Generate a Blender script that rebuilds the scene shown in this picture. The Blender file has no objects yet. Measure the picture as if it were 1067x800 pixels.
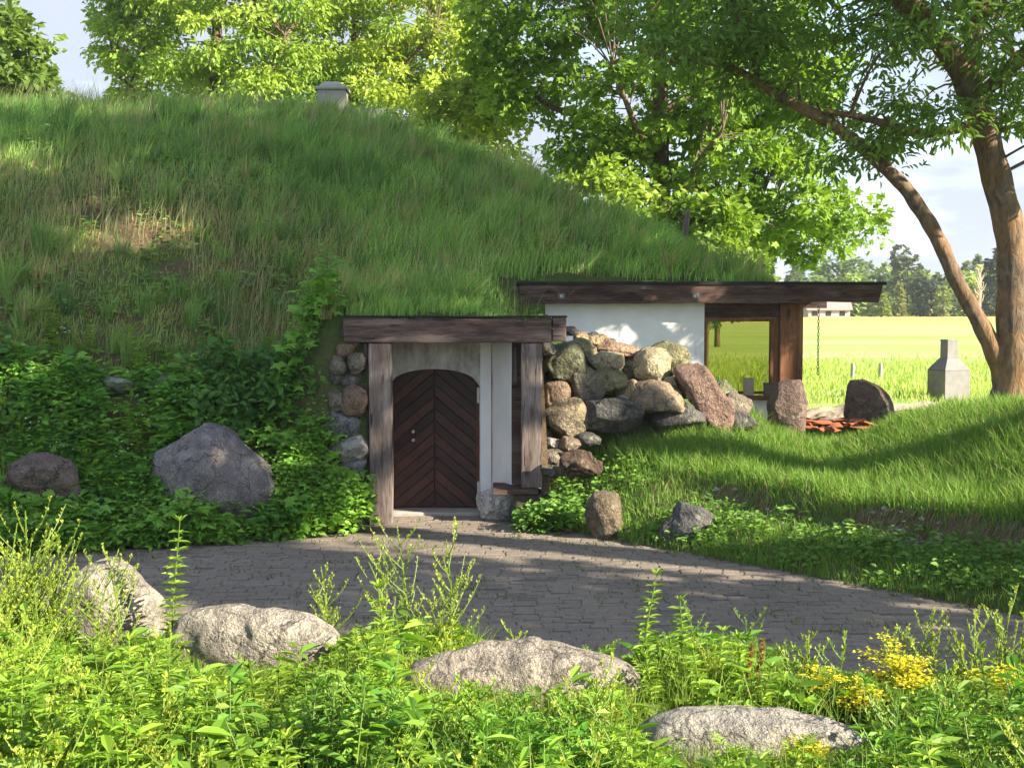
import bpy, bmesh, math, random
import numpy as np
from mathutils import Vector, Matrix, noise as mnoise

# ------------------------------------------------------------------ camera, sky, sun
scene = bpy.context.scene
col = scene.collection
R = math.radians
FPX, CX, CY, HORIZ, ZC = 1400.0, 533.5, 400.0, 318.0, 2.70
PITCH = math.atan((CY - HORIZ) / FPX)
cam_d = bpy.data.cameras.new('camera'); cam = bpy.data.objects.new('camera', cam_d); col.objects.link(cam)
cam_d.sensor_width = 36; cam_d.lens = FPX / 1067 * 36; cam_d.clip_end = 3000; cam_d.clip_start = .1
cam.location = (0, 0, ZC); cam.rotation_euler = (R(90) - PITCH, 0, 0)
scene.camera = cam

SUN_AZ, SUN_EL = R(62), R(27)          # azimuth measured from straight behind the camera towards the right
sdir = Vector((math.sin(SUN_AZ) * math.cos(SUN_EL), -math.cos(SUN_AZ) * math.cos(SUN_EL), math.sin(SUN_EL)))
sun_d = bpy.data.lights.new('sun', 'SUN'); sun = bpy.data.objects.new('sun', sun_d); col.objects.link(sun)
sun_d.energy = 5.0; sun_d.angle = R(.53); sun_d.color = (1, .89, .70)
sun.rotation_euler = sdir.to_track_quat('Z', 'Y').to_euler()

world = bpy.data.worlds.new('World'); scene.world = world; world.use_nodes = True
wn = world.node_tree; wn.nodes.clear()
wo = wn.nodes.new('ShaderNodeOutputWorld'); wb = wn.nodes.new('ShaderNodeBackground')
sky = wn.nodes.new('ShaderNodeTexSky'); sky.sky_type = 'NISHITA'; sky.sun_disc = False
sky.sun_elevation = SUN_EL; sky.sun_rotation = math.atan2(sdir.x, sdir.y); sky.air_density = 1.0; sky.dust_density = .4
wb.inputs['Strength'].default_value = .12
wtc = wn.nodes.new('ShaderNodeTexCoord'); wmap = wn.nodes.new('ShaderNodeMapping'); wmap.inputs['Scale'].default_value = (1.6, 1.6, 5.5)
wno = wn.nodes.new('ShaderNodeTexNoise'); wno.inputs['Scale'].default_value = 2.2; wno.inputs['Detail'].default_value = 7; wno.inputs['Roughness'].default_value = .55
wrp = wn.nodes.new('ShaderNodeValToRGB'); wrp.color_ramp.elements[0].position = .34; wrp.color_ramp.elements[1].position = .56
wmix = wn.nodes.new('ShaderNodeMix'); wmix.data_type = 'RGBA'
wmix.inputs['B'].default_value = (1.85, 2.05, 2.5, 1)
for a, b in ((wtc.outputs['Generated'], wmap.inputs['Vector']), (wmap.outputs[0], wno.inputs['Vector']), (wno.outputs['Fac'], wrp.inputs['Fac']),
             (wrp.outputs['Color'], wmix.inputs['Factor']), (sky.outputs[0], wmix.inputs['A']), (wmix.outputs['Result'], wb.inputs['Color']), (wb.outputs[0], wo.inputs['Surface'])):
    wn.links.new(a, b)

vs = scene.view_settings
vs.view_transform = 'Standard'; vs.look = 'None'; vs.gamma = 1; vs.use_curve_mapping = False
vs.exposure = 1.78
scene.render.engine = 'CYCLES'

# ------------------------------------------------------------------ helpers
rng = np.random.default_rng(7); random.seed(7)
def W(px, py, Y):
    """pixel of the photograph + distance Y -> world point"""
    u = (px - CX) / FPX; v = (CY - py) / FPX
    t = Y / (math.cos(PITCH) + v * math.sin(PITCH))
    return Vector((u * t, Y, ZC + t * (v * math.cos(PITCH) - math.sin(PITCH))))
def to_px(x, y, z):
    d = y * math.cos(PITCH) - (z - ZC) * math.sin(PITCH); up = y * math.sin(PITCH) + (z - ZC) * math.cos(PITCH)
    return CX + FPX * x / d, CY - FPX * up / d
def ss(a, b, x):
    t = np.clip((x - a) / (b - a), 0, 1); return t * t * (3 - 2 * t)
def vn(x, y, s=0.):
    ix, iy = np.floor(x), np.floor(y); fx, fy = x - ix, y - iy
    fx = fx * fx * (3 - 2 * fx); fy = fy * fy * (3 - 2 * fy)
    h = lambda a, b: (np.sin(a * 127.1 + b * 311.7 + s * 74.7) * 43758.5453) % 1.0
    return (h(ix, iy) * (1 - fx) + h(ix + 1, iy) * fx) * (1 - fy) + (h(ix, iy + 1) * (1 - fx) + h(ix + 1, iy + 1) * fx) * fy
def fbm(x, y, s=0., o=4):
    r = 0; a = .5
    for k in range(o): r = r + a * vn(x * 2 ** k, y * 2 ** k, s + k * 3.1); a *= .5
    return r / (1 - .5 ** o)
def tag(o, label=None, cat=None, group=None, kind=None):
    if label: o['label'] = label
    if cat: o['category'] = cat
    if group: o['group'] = group
    if kind: o['kind'] = kind
    return o
def empty(name, loc, rz=0):
    o = bpy.data.objects.new(name, None); col.objects.link(o); o.location = loc; o.rotation_euler = (0, 0, rz); o.empty_display_size = .1
    return o
def link(name, me, parent=None, mat=None):
    o = bpy.data.objects.new(name, me); col.objects.link(o)
    if mat and not me.materials: me.materials.append(mat)
    if parent:
        o.parent = parent
        # vertices are given in world space: undo the parent's own transform
        m = Matrix.Translation(parent.location) @ parent.rotation_euler.to_matrix().to_4x4()
        p = parent.parent
        if p: m = Matrix.Translation(p.location) @ p.rotation_euler.to_matrix().to_4x4() @ m
        o.matrix_parent_inverse = m.inverted()
    return o
class Acc:
    """collects triangles and quads with a colour per vertex; build() links them as one mesh object"""
    def __init__(s): s.v = []; s.q = []; s.t = []; s.c = []; s.n = 0
    def add(s, v, q=None, t=None, c=(1, 1, 1)):
        v = np.asarray(v, float).reshape(-1, 3); s.v.append(v)
        if q is not None and len(q): s.q.append(np.asarray(q, int).reshape(-1, 4) + s.n)
        if t is not None and len(t): s.t.append(np.asarray(t, int).reshape(-1, 3) + s.n)
        c = np.asarray(c, float)
        s.c.append(np.broadcast_to(c, (len(v), 3)) if c.ndim == 1 else c); s.n += len(v)
    def mesh(s, name, smooth=False):
        me = bpy.data.meshes.new(name)
        if not s.n: return me
        v = np.concatenate(s.v); q = np.concatenate(s.q) if s.q else np.zeros((0, 4), int); t = np.concatenate(s.t) if s.t else np.zeros((0, 3), int)
        me.vertices.add(len(v)); me.vertices.foreach_set('co', v.astype(np.float32).ravel())
        me.loops.add(q.size + t.size); me.loops.foreach_set('vertex_index', np.concatenate([q.ravel(), t.ravel()]).astype(np.int32))
        me.polygons.add(len(q) + len(t))
        me.polygons.foreach_set('loop_start', np.concatenate([np.arange(len(q)) * 4, q.size + np.arange(len(t)) * 3]).astype(np.int32))
        me.polygons.foreach_set('use_smooth', np.full(len(q) + len(t), smooth))
        me.update(calc_edges=True)
        c = np.concatenate(s.c); a = me.color_attributes.new('Col', 'FLOAT_COLOR', 'POINT')
        a.data.foreach_set('color', np.concatenate([c, np.ones((len(c), 1))], 1).astype(np.float32).ravel())
        return me
    def build(s, name, mat, parent=None, smooth=False): return link(name, s.mesh(name, smooth), parent, mat)
def norm(a): return a / np.maximum(np.linalg.norm(a, axis=-1, keepdims=True), 1e-9)
LEAF2 = (np.array([[0, 0, 0], [.45, .5, .10], [1, 0, -.06], [.45, -.5, .10]]), None, np.array([[0, 2, 1], [0, 3, 2]]))
LANCE = (np.array([[0, 0, 0], [.3, .42, .08], [.66, .36, .04], [1, 0, -.12], [.66, -.36, .04], [.3, -.42, .08]]), None, np.array([[0, 2, 1], [0, 3, 2], [0, 4, 3], [0, 5, 4]]))
LOBED = (np.array([[0, 0, 0], [.12, .42, .05], [.45, .28, .0], [.6, .62, -.06], [.72, .22, .02], [1.05, 0, -.1], [.72, -.22, .02], [.6, -.62, -.06], [.45, -.28, 0], [.12, -.42, .05]]), None,
         np.array([[0, 2, 1], [2, 4, 3], [0, 4, 2], [0, 5, 4], [0, 6, 5], [6, 8, 7], [0, 8, 6], [0, 9, 8]]))
def leaves(acc, P, D, N, L, Wd, C, tpl=LEAF2):
    """instances of a leaf template: base P, direction D, rough normal N, length L, width Wd, colour C"""
    P = np.asarray(P, float); n = len(P)
    if not n: return
    D = norm(np.asarray(D, float)); S = norm(np.cross(D, N)); N = np.cross(S, D)
    L = np.broadcast_to(L, n)[:, None, None]; Wd = np.broadcast_to(Wd, n)[:, None, None]
    tv, tq, tt = tpl; k = len(tv)
    v = P[:, None] + tv[None, :, 0:1] * L * D[:, None] + tv[None, :, 1:2] * Wd * S[:, None] + tv[None, :, 2:3] * L * N[:, None]
    off = (np.arange(n) * k)[:, None, None]
    C = np.asarray(C, float); C = np.broadcast_to(C, (n, 3))
    acc.add(v.reshape(-1, 3), None, (tt[None] + off).reshape(-1, 3), np.repeat(C, k, 0))
def blades(acc, P, h, lean, w, C, tipC=None):
    """curved grass blades: base P, height h, lean vector (n,3) at the tip, width w"""
    n = len(P)
    if not n: return
    a = rng.uniform(0, 6.28, n); S = np.stack([np.cos(a), np.sin(a) * .5, np.zeros(n)], 1)
    h = np.broadcast_to(h, n)[:, None]; w = np.broadcast_to(w, n)[:, None]; up = np.array([[0, 0, 1.]])
    p1 = P + up * h * .45 + lean * .22; p2 = P + up * h * (1 - .28 * np.clip(np.linalg.norm(lean, axis=1, keepdims=True) / h, 0, 1)) + lean
    v = np.stack([P - S * w * .5, P + S * w * .5, p1 + S * w * .42, p1 - S * w * .42, p2], 1)
    o = (np.arange(n) * 5)[:, None]
    C = np.broadcast_to(np.asarray(C, float), (n, 3)); T = C if tipC is None else np.broadcast_to(tipC, (n, 3))
    cc = np.stack([C, C, (C + T) / 2, (C + T) / 2, T], 1)
    acc.add(v.reshape(-1, 3), np.array([[0, 1, 2, 3]]) + o, np.array([[3, 2, 4]]) + o, cc.reshape(-1, 3))
def tube(acc, pts, rad, seg=7, c=(1, 1, 1), cap=True):
    pts = np.asarray(pts, float); n = len(pts); rad = np.broadcast_to(rad, n)
    d = norm(np.gradient(pts, axis=0)); ref = np.array([.31, .95, .05]) if abs(d[:, 1]).mean() < .8 else np.array([1., .1, .1])
    s = norm(np.cross(d, ref)); t = np.cross(d, s); a = np.linspace(0, 2 * np.pi, seg, endpoint=False)
    v = pts[:, None] + rad[:, None, None] * (np.cos(a)[None, :, None] * s[:, None] + np.sin(a)[None, :, None] * t[:, None])
    i = np.arange(n - 1)[:, None] * seg; j = np.arange(seg)[None]; k = (j + 1) % seg
    q = np.stack([i + j, i + k, i + seg + k, i + seg + j], -1).reshape(-1, 4)
    tri = []
    if cap: tri = [[(n - 1) * seg, (n - 1) * seg + m, (n - 1) * seg + m + 1] for m in range(1, seg - 1)] + [[0, m + 1, m] for m in range(1, seg - 1)]
    acc.add(v.reshape(-1, 3), q, tri, c)
def spline(pts, n):
    p = np.asarray(pts, float); m = len(p); t = np.linspace(0, m - 1, n); i = np.clip(t.astype(int), 0, m - 2); f = (t - i)[:, None]
    P0 = p[np.clip(i - 1, 0, m - 1)]; P1 = p[i]; P2 = p[i + 1]; P3 = p[np.clip(i + 2, 0, m - 1)]
    return .5 * (2 * P1 + (P2 - P0) * f + (2 * P0 - 5 * P1 + 4 * P2 - P3) * f ** 2 + (3 * P1 - P0 - 3 * P2 + P3) * f ** 3)
def obox(acc, lo, hi, bev=.0, c=(1, 1, 1), M=None, warp=0):
    """box with chamfered edges (bev) made through bmesh"""
    bm = bmesh.new(); bmesh.ops.create_cube(bm, size=1)
    lo = Vector(lo); hi = Vector(hi)
    for v in bm.verts: v.co = Vector(((lo[i] + hi[i]) / 2 + v.co[i] * (hi[i] - lo[i]) for i in range(3)))
    if bev: bmesh.ops.bevel(bm, geom=bm.edges[:], offset=bev, segments=2, profile=.6, affect='EDGES')
    if warp:
        bmesh.ops.subdivide_edges(bm, edges=[e for e in bm.edges if e.calc_length() > .5], cuts=10)
        for v in bm.verts:
            k = mnoise.noise_vector(v.co * 2.3 + Vector((lo.x, 0, 0))); v.co += k * warp
    bmesh.ops.triangulate(bm, faces=[f for f in bm.faces if len(f.verts) > 4])
    add_bm(acc, bm, c, M)
def add_bm(acc, bm, c=(1, 1, 1), M=None):
    if M is not None: bm.transform(M)
    bm.verts.index_update()
    acc.add([v.co[:] for v in bm.verts], [[v.index for v in f.verts] for f in bm.faces if len(f.verts) == 4], [[v.index for v in f.verts] for f in bm.faces if len(f.verts) == 3], c)
    bm.free()

# ------------------------------------------------------------------ materials
MATS = {}
class NT:
    def __init__(s, name):
        s.m = bpy.data.materials.new(name); s.m.use_nodes = True; s.t = s.m.node_tree; s.t.nodes.clear(); MATS[name] = s.m
        s.out = s.t.nodes.new('ShaderNodeOutputMaterial')
    def n(s, typ, **kw):
        nd = s.t.nodes.new('ShaderNode' + typ)
        for k, v in kw.items():
            if k in nd.inputs: s.set(nd.inputs[k], v)
            else: setattr(nd, k, v)
        return nd
    def set(s, inp, v):
        if isinstance(v, bpy.types.NodeSocket): s.t.links.new(v, inp)
        else:
            if isinstance(v, tuple) and len(v) == 3 and inp.type == 'RGBA': v = v + (1,)
            inp.default_value = v
    def noise(s, vec, scale, detail=4, rough=.55, dist=0):
        return s.n('TexNoise', Vector=vec, Scale=scale, Detail=detail, Roughness=rough, Distortion=dist).outputs['Fac']
    def ramp(s, fac, stops):
        r = s.n('ValToRGB', Fac=fac); e = r.color_ramp.elements
        while len(e) < len(stops): e.new(.5)
        for k, (p, c) in enumerate(stops):
            e[k].position = p; e[k].color = (c, c, c, 1) if isinstance(c, (int, float)) else tuple(c) + (1,)
        return r.outputs['Color']
    def mix(s, f, a, b, mode='MIX'):
        m = s.n('Mix', data_type='RGBA', blend_type=mode); m.clamp_factor = True
        s.set(m.inputs['Factor'], f); s.set(m.inputs[6], a); s.set(m.inputs[7], b); return m.outputs[2]
    def coord(s, kind='Object', scale=(1, 1, 1)):
        t = s.n('TexCoord').outputs[kind]
        return s.n('Mapping', Vector=t, Scale=scale).outputs[0] if scale != (1, 1, 1) else t
    def bump(s, h, strength=.4, dist=.02): return s.n('Bump', Height=h, Strength=strength, Distance=dist).outputs[0]
    def pbr(s, color, rough=.8, normal=None, spec=.3, **kw):
        b = s.n('BsdfPrincipled', Roughness=rough, **kw); s.set(b.inputs['Base Color'], color); b.inputs['Specular IOR Level'].default_value = spec
        if normal is not None: s.set(b.inputs['Normal'], normal)
        s.t.links.new(b.outputs[0], s.out.inputs['Surface']); return b
def leaf_material(name, trans=.4, rough=.5, spec=.3, tint=(1.15, 1.1, .45)):
    k = NT(name); c = k.n('Attribute', attribute_name='Col').outputs['Color']
    b = k.pbr(c, rough, spec=spec)
    tr = k.n('BsdfTranslucent', Color=k.mix(1., c, tint, 'MULTIPLY'))
    mx = k.n('MixShader', Fac=trans); k.t.links.new(b.outputs[0], mx.inputs[1]); k.t.links.new(tr.outputs[0], mx.inputs[2]); k.t.links.new(mx.outputs[0], k.out.inputs['Surface'])
    return k.m
LEAF = leaf_material('leaf', .42); GRASS = leaf_material('grass_blade', .38, .55, .25, (1.1, 1.1, .5)); FLOWER = leaf_material('petal', .3, .6, .2, (1, 1, .9)); STEM = leaf_material('stem', .12)

def stone_material(name, scale=1.0, lichen=.5, dark=.5):
    k = NT(name); co = k.coord(); base = k.n('ObjectInfo').outputs['Color']
    n1 = k.noise(co, 3.2 * scale, 6, .62); n2 = k.noise(co, 26 * scale, 4, .7); n3 = k.noise(co, 90 * scale, 3, .6); n4 = k.noise(co, 1.6 * scale, 4, .6)
    c = k.mix(k.ramp(n1, [(.38, 0.), (.62, 1.)]), k.mix(1., base, (.48, .47, .48), 'MULTIPLY'), k.mix(1., base, (1.3, 1.26, 1.15), 'MULTIPLY'))
    n5 = k.noise(co, 4.2 * scale, 7, .78, 1.2); c = k.mix(k.ramp(n5, [(.50, 0.), (.57, dark)]), c, k.mix(1., base, (.22, .22, .24), 'MULTIPLY'))
    c = k.mix(k.ramp(n2, [(.42, 0.), (.5, .55)]), c, k.mix(1., base, (.55, .53, .53), 'MULTIPLY'))
    c = k.mix(k.ramp(n3, [(.55, 0.), (.68, .8)]), c, k.mix(1., base, (1.5, 1.5, 1.48), 'MULTIPLY'))
    c = k.mix(k.ramp(n3, [(.28, .85), (.42, 0.)]), c, (.02, .02, .02))
    v = k.n('TexVoronoi', Vector=co, Scale=9 * scale).outputs['Distance']
    lm = k.n('Math', operation='MULTIPLY'); k.set(lm.inputs[0], k.ramp(v, [(.22, 1.), (.38, 0.)])); k.set(lm.inputs[1], k.ramp(n4, [(.52, 0.), (.62, lichen)]))
    c = k.mix(lm.outputs[0], c, (.30, .30, .22))
    wv = k.n('VectorMath', operation='ADD'); k.set(wv.inputs[0], co); nv = k.n('TexNoise', Vector=co, Scale=2.2, Detail=4.0); k.set(wv.inputs[1], nv.outputs['Color'])
    ck = k.n('TexVoronoi', Vector=wv.outputs[0], Scale=1.7, feature='DISTANCE_TO_EDGE').outputs['Distance']; ckm = k.ramp(ck, [(.0, .75), (.022, 0.)]); c = k.mix(ckm, c, (.03, .028, .026))
    hh = k.n('Math', operation='ADD'); k.set(hh.inputs[0], n1); s2 = k.n('Math', operation='MULTIPLY'); k.set(s2.inputs[0], n2); s2.inputs[1].default_value = .5; k.set(hh.inputs[1], s2.outputs[0])
    k.pbr(c, .85, k.bump(hh.outputs[0], 1., .09), spec=.25); return k.m
STONE = stone_material('granite', 1.0, .5); STONE_NEAR = stone_material('lichen_granite', 1.9, .8, .85)

def wood_material(name, axis, c1, c2, c3, rough=.8):
    k = NT(name); sc = [16, 16, 16]; sc[axis] = 1.1
    co = k.coord('Object', tuple(sc)); oi = k.n('ObjectInfo').outputs['Random']
    ad = k.n('VectorMath', operation='ADD'); k.set(ad.inputs[0], co); cb = k.n('CombineXYZ'); k.set(cb.inputs[0], oi); k.set(cb.inputs[1], oi); k.set(cb.inputs[2], oi)
    ms = k.n('VectorMath', operation='SCALE'); k.set(ms.inputs[0], cb.outputs[0]); ms.inputs['Scale'].default_value = 30; k.set(ad.inputs[1], ms.outputs[0]); co = ad.outputs[0]
    n1 = k.noise(co, .8, 6, .65, 1.6); n2 = k.noise(co, 5.0, 4, .7); n3 = k.noise(k.coord(), 2.2, 4, .6)
    c = k.mix(k.ramp(n1, [(.3, 0.), (.7, 1.)]), c1, c2); c = k.mix(k.ramp(n2, [(.5, 0.), (.72, .6)]), c, c3)
    c = k.mix(k.ramp(n3, [(.42, 0.), (.75, .55)]), c, k.mix(1., c, (.55, .5, .48), 'MULTIPLY'))
    ks = [5., 5., 5.]; ks[axis] = 1.6; kv = k.n('TexVoronoi', Vector=k.coord('Object', tuple(ks)), Scale=1.0); kd = kv.outputs['Distance']; c = k.mix(k.ramp(kd, [(.07, .85), (.2, 0.)]), c, tuple(v * .35 for v in c1))
    n5 = k.noise(k.coord('Object', tuple(.5 if i == axis else 3. for i in range(3))), 1.7, 4, .7); c = k.mix(k.ramp(n5, [(.52, 0.), (.62, .5)]), c, c3); c = k.mix(k.ramp(n5, [(.34, .7), (.46, 0.)]), c, tuple(v * .5 for v in c1))
    cr = k.noise(co, 2.2, 2, .5); ckm = k.ramp(cr, [(.30, .8), (.345, 0.)]); c = k.mix(ckm, c, (.012, .009, .008))
    k.pbr(c, rough, k.bump(k.mix(ckm, n1, (0, 0, 0)), .7, .02), spec=.25); return k.m
WOOD_X = wood_material('weathered_beam', 0, (.060, .036, .029), (.15, .10, .082), (.28, .21, .18))
WOOD_Z = wood_material('weathered_post', 2, (.10, .075, .065), (.17, .135, .12), (.30, .26, .24))
WOOD_DARK = wood_material('dark_timber', 0, (.05, .028, .022), (.10, .06, .048), (.17, .12, .10))
WOOD_RED = wood_material('stained_timber', 2, (.12, .05, .025), (.22, .095, .04), (.30, .15, .07), .6)
BARK = None
def bark_material(name='bark', warm=.85):
    k = NT(name); co = k.coord('Object', (1, 1, .35)); n1 = k.noise(co, 14, 5, .65, .6); n2 = k.noise(k.coord(), 2.4, 4, .6); n3 = k.noise(k.coord(), 30, 3, .6)
    c = k.mix(k.ramp(n1, [(.35, 0.), (.65, 1.)]), (.06, .047, .038), (.21, .16, .12))
    c = k.mix(k.ramp(n2, [(.40, .1 * warm), (.56, warm)]), c, k.mix(n3, (.40, .19, .05), (.18, .11, .05)))
    k.pbr(c, .9, k.bump(n1, .9, .04), spec=.2); return k.m
BARK = bark_material('grey_bark', .12); BARK_WARM = bark_material('lichen_bark', .42)
def plaster_material():
    k = NT('white_plaster'); co = k.coord(); n1 = k.noise(co, 2.0, 5, .6); n2 = k.noise(co, 34, 4, .6); n3 = k.noise(k.coord('Object', (6, 6, .8)), 1.5, 4, .6)
    c = k.mix(k.ramp(n1, [(.3, 0.), (.75, 1.)]), (.66, .66, .66), (.80, .80, .79)); c = k.mix(k.ramp(n3, [(.58, 0.), (.8, .3)]), c, (.42, .40, .36))
    k.pbr(c, .85, k.bump(n2, .35, .012), spec=.2); return k.m
PLASTER = plaster_material()
def grey_plaster():  # mottled grey-brown plaster, darker than the white one
    k = NT('grey_plaster'); co = k.coord(); n1 = k.noise(k.coord('Object', (3, 3, 1.2)), 2.5, 6, .65); n2 = k.noise(co, 20, 4, .6)
    k.pbr(k.mix(k.ramp(n1, [(.35, 0.), (.65, 1.)]), (.30, .27, .235), (.60, .58, .55)), .9, k.bump(n2, .6, .02), spec=.15); return k.m
GREY_PLASTER = grey_plaster()
def door_material():
    k = NT('door_plank'); a = k.n('Attribute', attribute_name='Col').outputs['Color']
    co = k.coord(); n1 = k.noise(co, 6, 5, .65); n2 = k.noise(k.coord('Object', (30, 30, 6)), 1.5, 4, .6)
    c = k.mix(k.ramp(n1, [(.35, .0), (.7, 1.)]), k.mix(1., a, (.6, .6, .6), 'MULTIPLY'), k.mix(1., a, (1.3, 1.2, 1.2), 'MULTIPLY'))
    k.pbr(c, .55, k.bump(n2, .35, .008), spec=.35); return k.m
DOOR = door_material()
def plain(name, c, rough=.7, spec=.3, metal=0., sc=20, amt=.3):
    k = NT(name); n = k.noise(k.coord(), sc, 4, .6); lo = tuple(v * (1 - amt) for v in c); hi = tuple(min(1, v * (1 + amt)) for v in c)
    k.pbr(k.mix(n, lo, hi), rough, k.bump(n, .3, .005), spec, Metallic=metal); return k.m
IRON = plain('old_iron', (.16, .15, .145), .55, .4, .6); STEEL = plain('galvanised_plate', (.46, .45, .43), .55, .4, .2, 6, .25)
TERRACOTTA = plain('terracotta', (.32, .11, .055), .85, .2, 0, 7, .6); CONCRETE = plain('concrete', (.34, .32, .29), .9, .2, 0, 9, .3)
SOOT = plain('dark_render', (.21, .205, .205), .85, .25, 0, 8, .35); FELT = plain('roofing_felt', (.025, .024, .024), .9, .2)
def glass_material():
    k = NT('window_glass'); tr = k.n('BsdfTransparent', Color=(.60, .60, .40)); gl = k.n('BsdfGlossy', Roughness=.02, Color=(.9, .9, .9)); fr = k.n('Fresnel', IOR=1.5)
    mx = k.n('MixShader', Fac=fr.outputs[0]); k.t.links.new(tr.outputs[0], mx.inputs[1]); k.t.links.new(gl.outputs[0], mx.inputs[2]); k.t.links.new(mx.outputs[0], k.out.inputs['Surface']); return k.m
GLASS = glass_material()
def bottle_material():
    k = NT('green_glass'); k.pbr((.04, .16, .05), .08, spec=.5); return k.m
BOTTLE = bottle_material()
def paver_material():
    k = NT('paver'); rnd = k.n('ObjectInfo').outputs['Random']; a = k.n('Attribute', attribute_name='Col').outputs['Color']
    co = k.coord('Object'); geo = k.n('NewGeometry').outputs['Position']
    n1 = k.noise(geo, 1.1, 5, .6); n2 = k.noise(geo, 40, 4, .65)
    c = k.mix(1., (.245, .205, .165), a, 'MULTIPLY')
    c = k.mix(k.ramp(rnd, [(0, 0.), (1, .3)]), c, (.16, .135, .11))
    n4 = k.noise(geo, .45, 5, .6); c = k.mix(k.ramp(n4, [(.45, 0.), (.62, .6)]), c, (.14, .115, .09)); c = k.mix(k.ramp(n1, [(.48, 0.), (.66, .75)]), c, (.24, .195, .145)); c = k.mix(k.ramp(n2, [(.4, .5), (.6, 0.)]), c, (.09, .085, .08))
    k.pbr(c, .8, k.bump(n2, .5, .012), spec=.3); return k.m
PAVER = paver_material()
def terrain_material():
    k = NT('terrain'); z = k.n('Attribute', attribute_name='Col').outputs['Color']; sp = k.n('SeparateColor', Color=z)
    g = k.n('NewGeometry').outputs['Position']; n1 = k.noise(g, .9, 6, .6); n2 = k.noise(g, 14, 5, .65); n3 = k.noise(g, .045, 5, .6)
    nb = k.noise(k.n('Mapping', Vector=g, Scale=(.02, .16, 1)).outputs[0], 1.0, 4, .6)
    soil = k.mix(n2, (.06, .045, .026), (.17, .13, .075)); turf = k.mix(n2, (.035, .07, .018), (.11, .17, .04))
    c = k.mix(k.ramp(n1, [(.42, 0.), (.62, .75)]), turf, soil)
    n6 = k.noise(k.n('Mapping', Vector=g, Scale=(.12, .9, 1)).outputs[0], 1.0, 6, .7)
    field = k.mix(k.ramp(nb, [(.35, 0.), (.65, 1.)]), (.30, .43, .10), (.48, .55, .27)); field = k.mix(k.ramp(n3, [(.4, 0.), (.65, .6)]), field, (.44, .52, .25)); field = k.mix(k.ramp(n6, [(.40, .55), (.56, 0.)]), field, (.26, .40, .08)); field = k.mix(k.ramp(n2, [(.35, .35), (.6, 0.)]), field, (.18, .28, .05))
    c = k.mix(sp.outputs[0], c, field)                          # red: mown meadow
    c = k.mix(sp.outputs[1], c, k.mix(n6, (.50, .40, .10), (.62, .50, .15)))   # green: ripe strip at the end of the meadow
    c = k.mix(sp.outputs[2], c, k.mix(n2, (.04, .029, .02), (.19, .135, .08)))  # blue: bare earth
    k.pbr(c, .95, k.bump(n2, .8, .05), spec=.1); return k.m
TERRAIN = terrain_material()

# ------------------------------------------------------------------ terrain
FIELD = 1.15
def edge_d(x, y): return (x - .3) * .757 + (y - 16.5) * .654
def edge_t(x, y): return (x - .3) * .654 - (y - 16.5) * .757
def foot(x): return np.interp(x, [-9, -6, -4.8, -1.8], [14.4, 14.7, 14.9, 15.95])
def paving_front(x): return np.interp(x, [-6, -3, 0, 3, 6], [9.9, 9.6, 9.3, 9.0, 8.4])
def crest(x): return np.interp(x, [-4, -3, -2.3, -1.4, -.57, .46, 1.5, 2.6, 3.4, 3.9], [6.15, 6.1, 5.9, 5.55, 5.2, 4.8, 4.3, 3.62, 3.12, 3.0])
def crest_y(x): return np.interp(x, [-3, 0, 2.6, 3.8], [24.5, 23.8, 22, 20.9])
def heap(x): return np.interp(x, [.36, .8, 1.37, 2.1, 2.6, 3.1, 3.4], [2.25, 2.12, 1.9, 1.72, 1.35, 1.1, 1.0])
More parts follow.
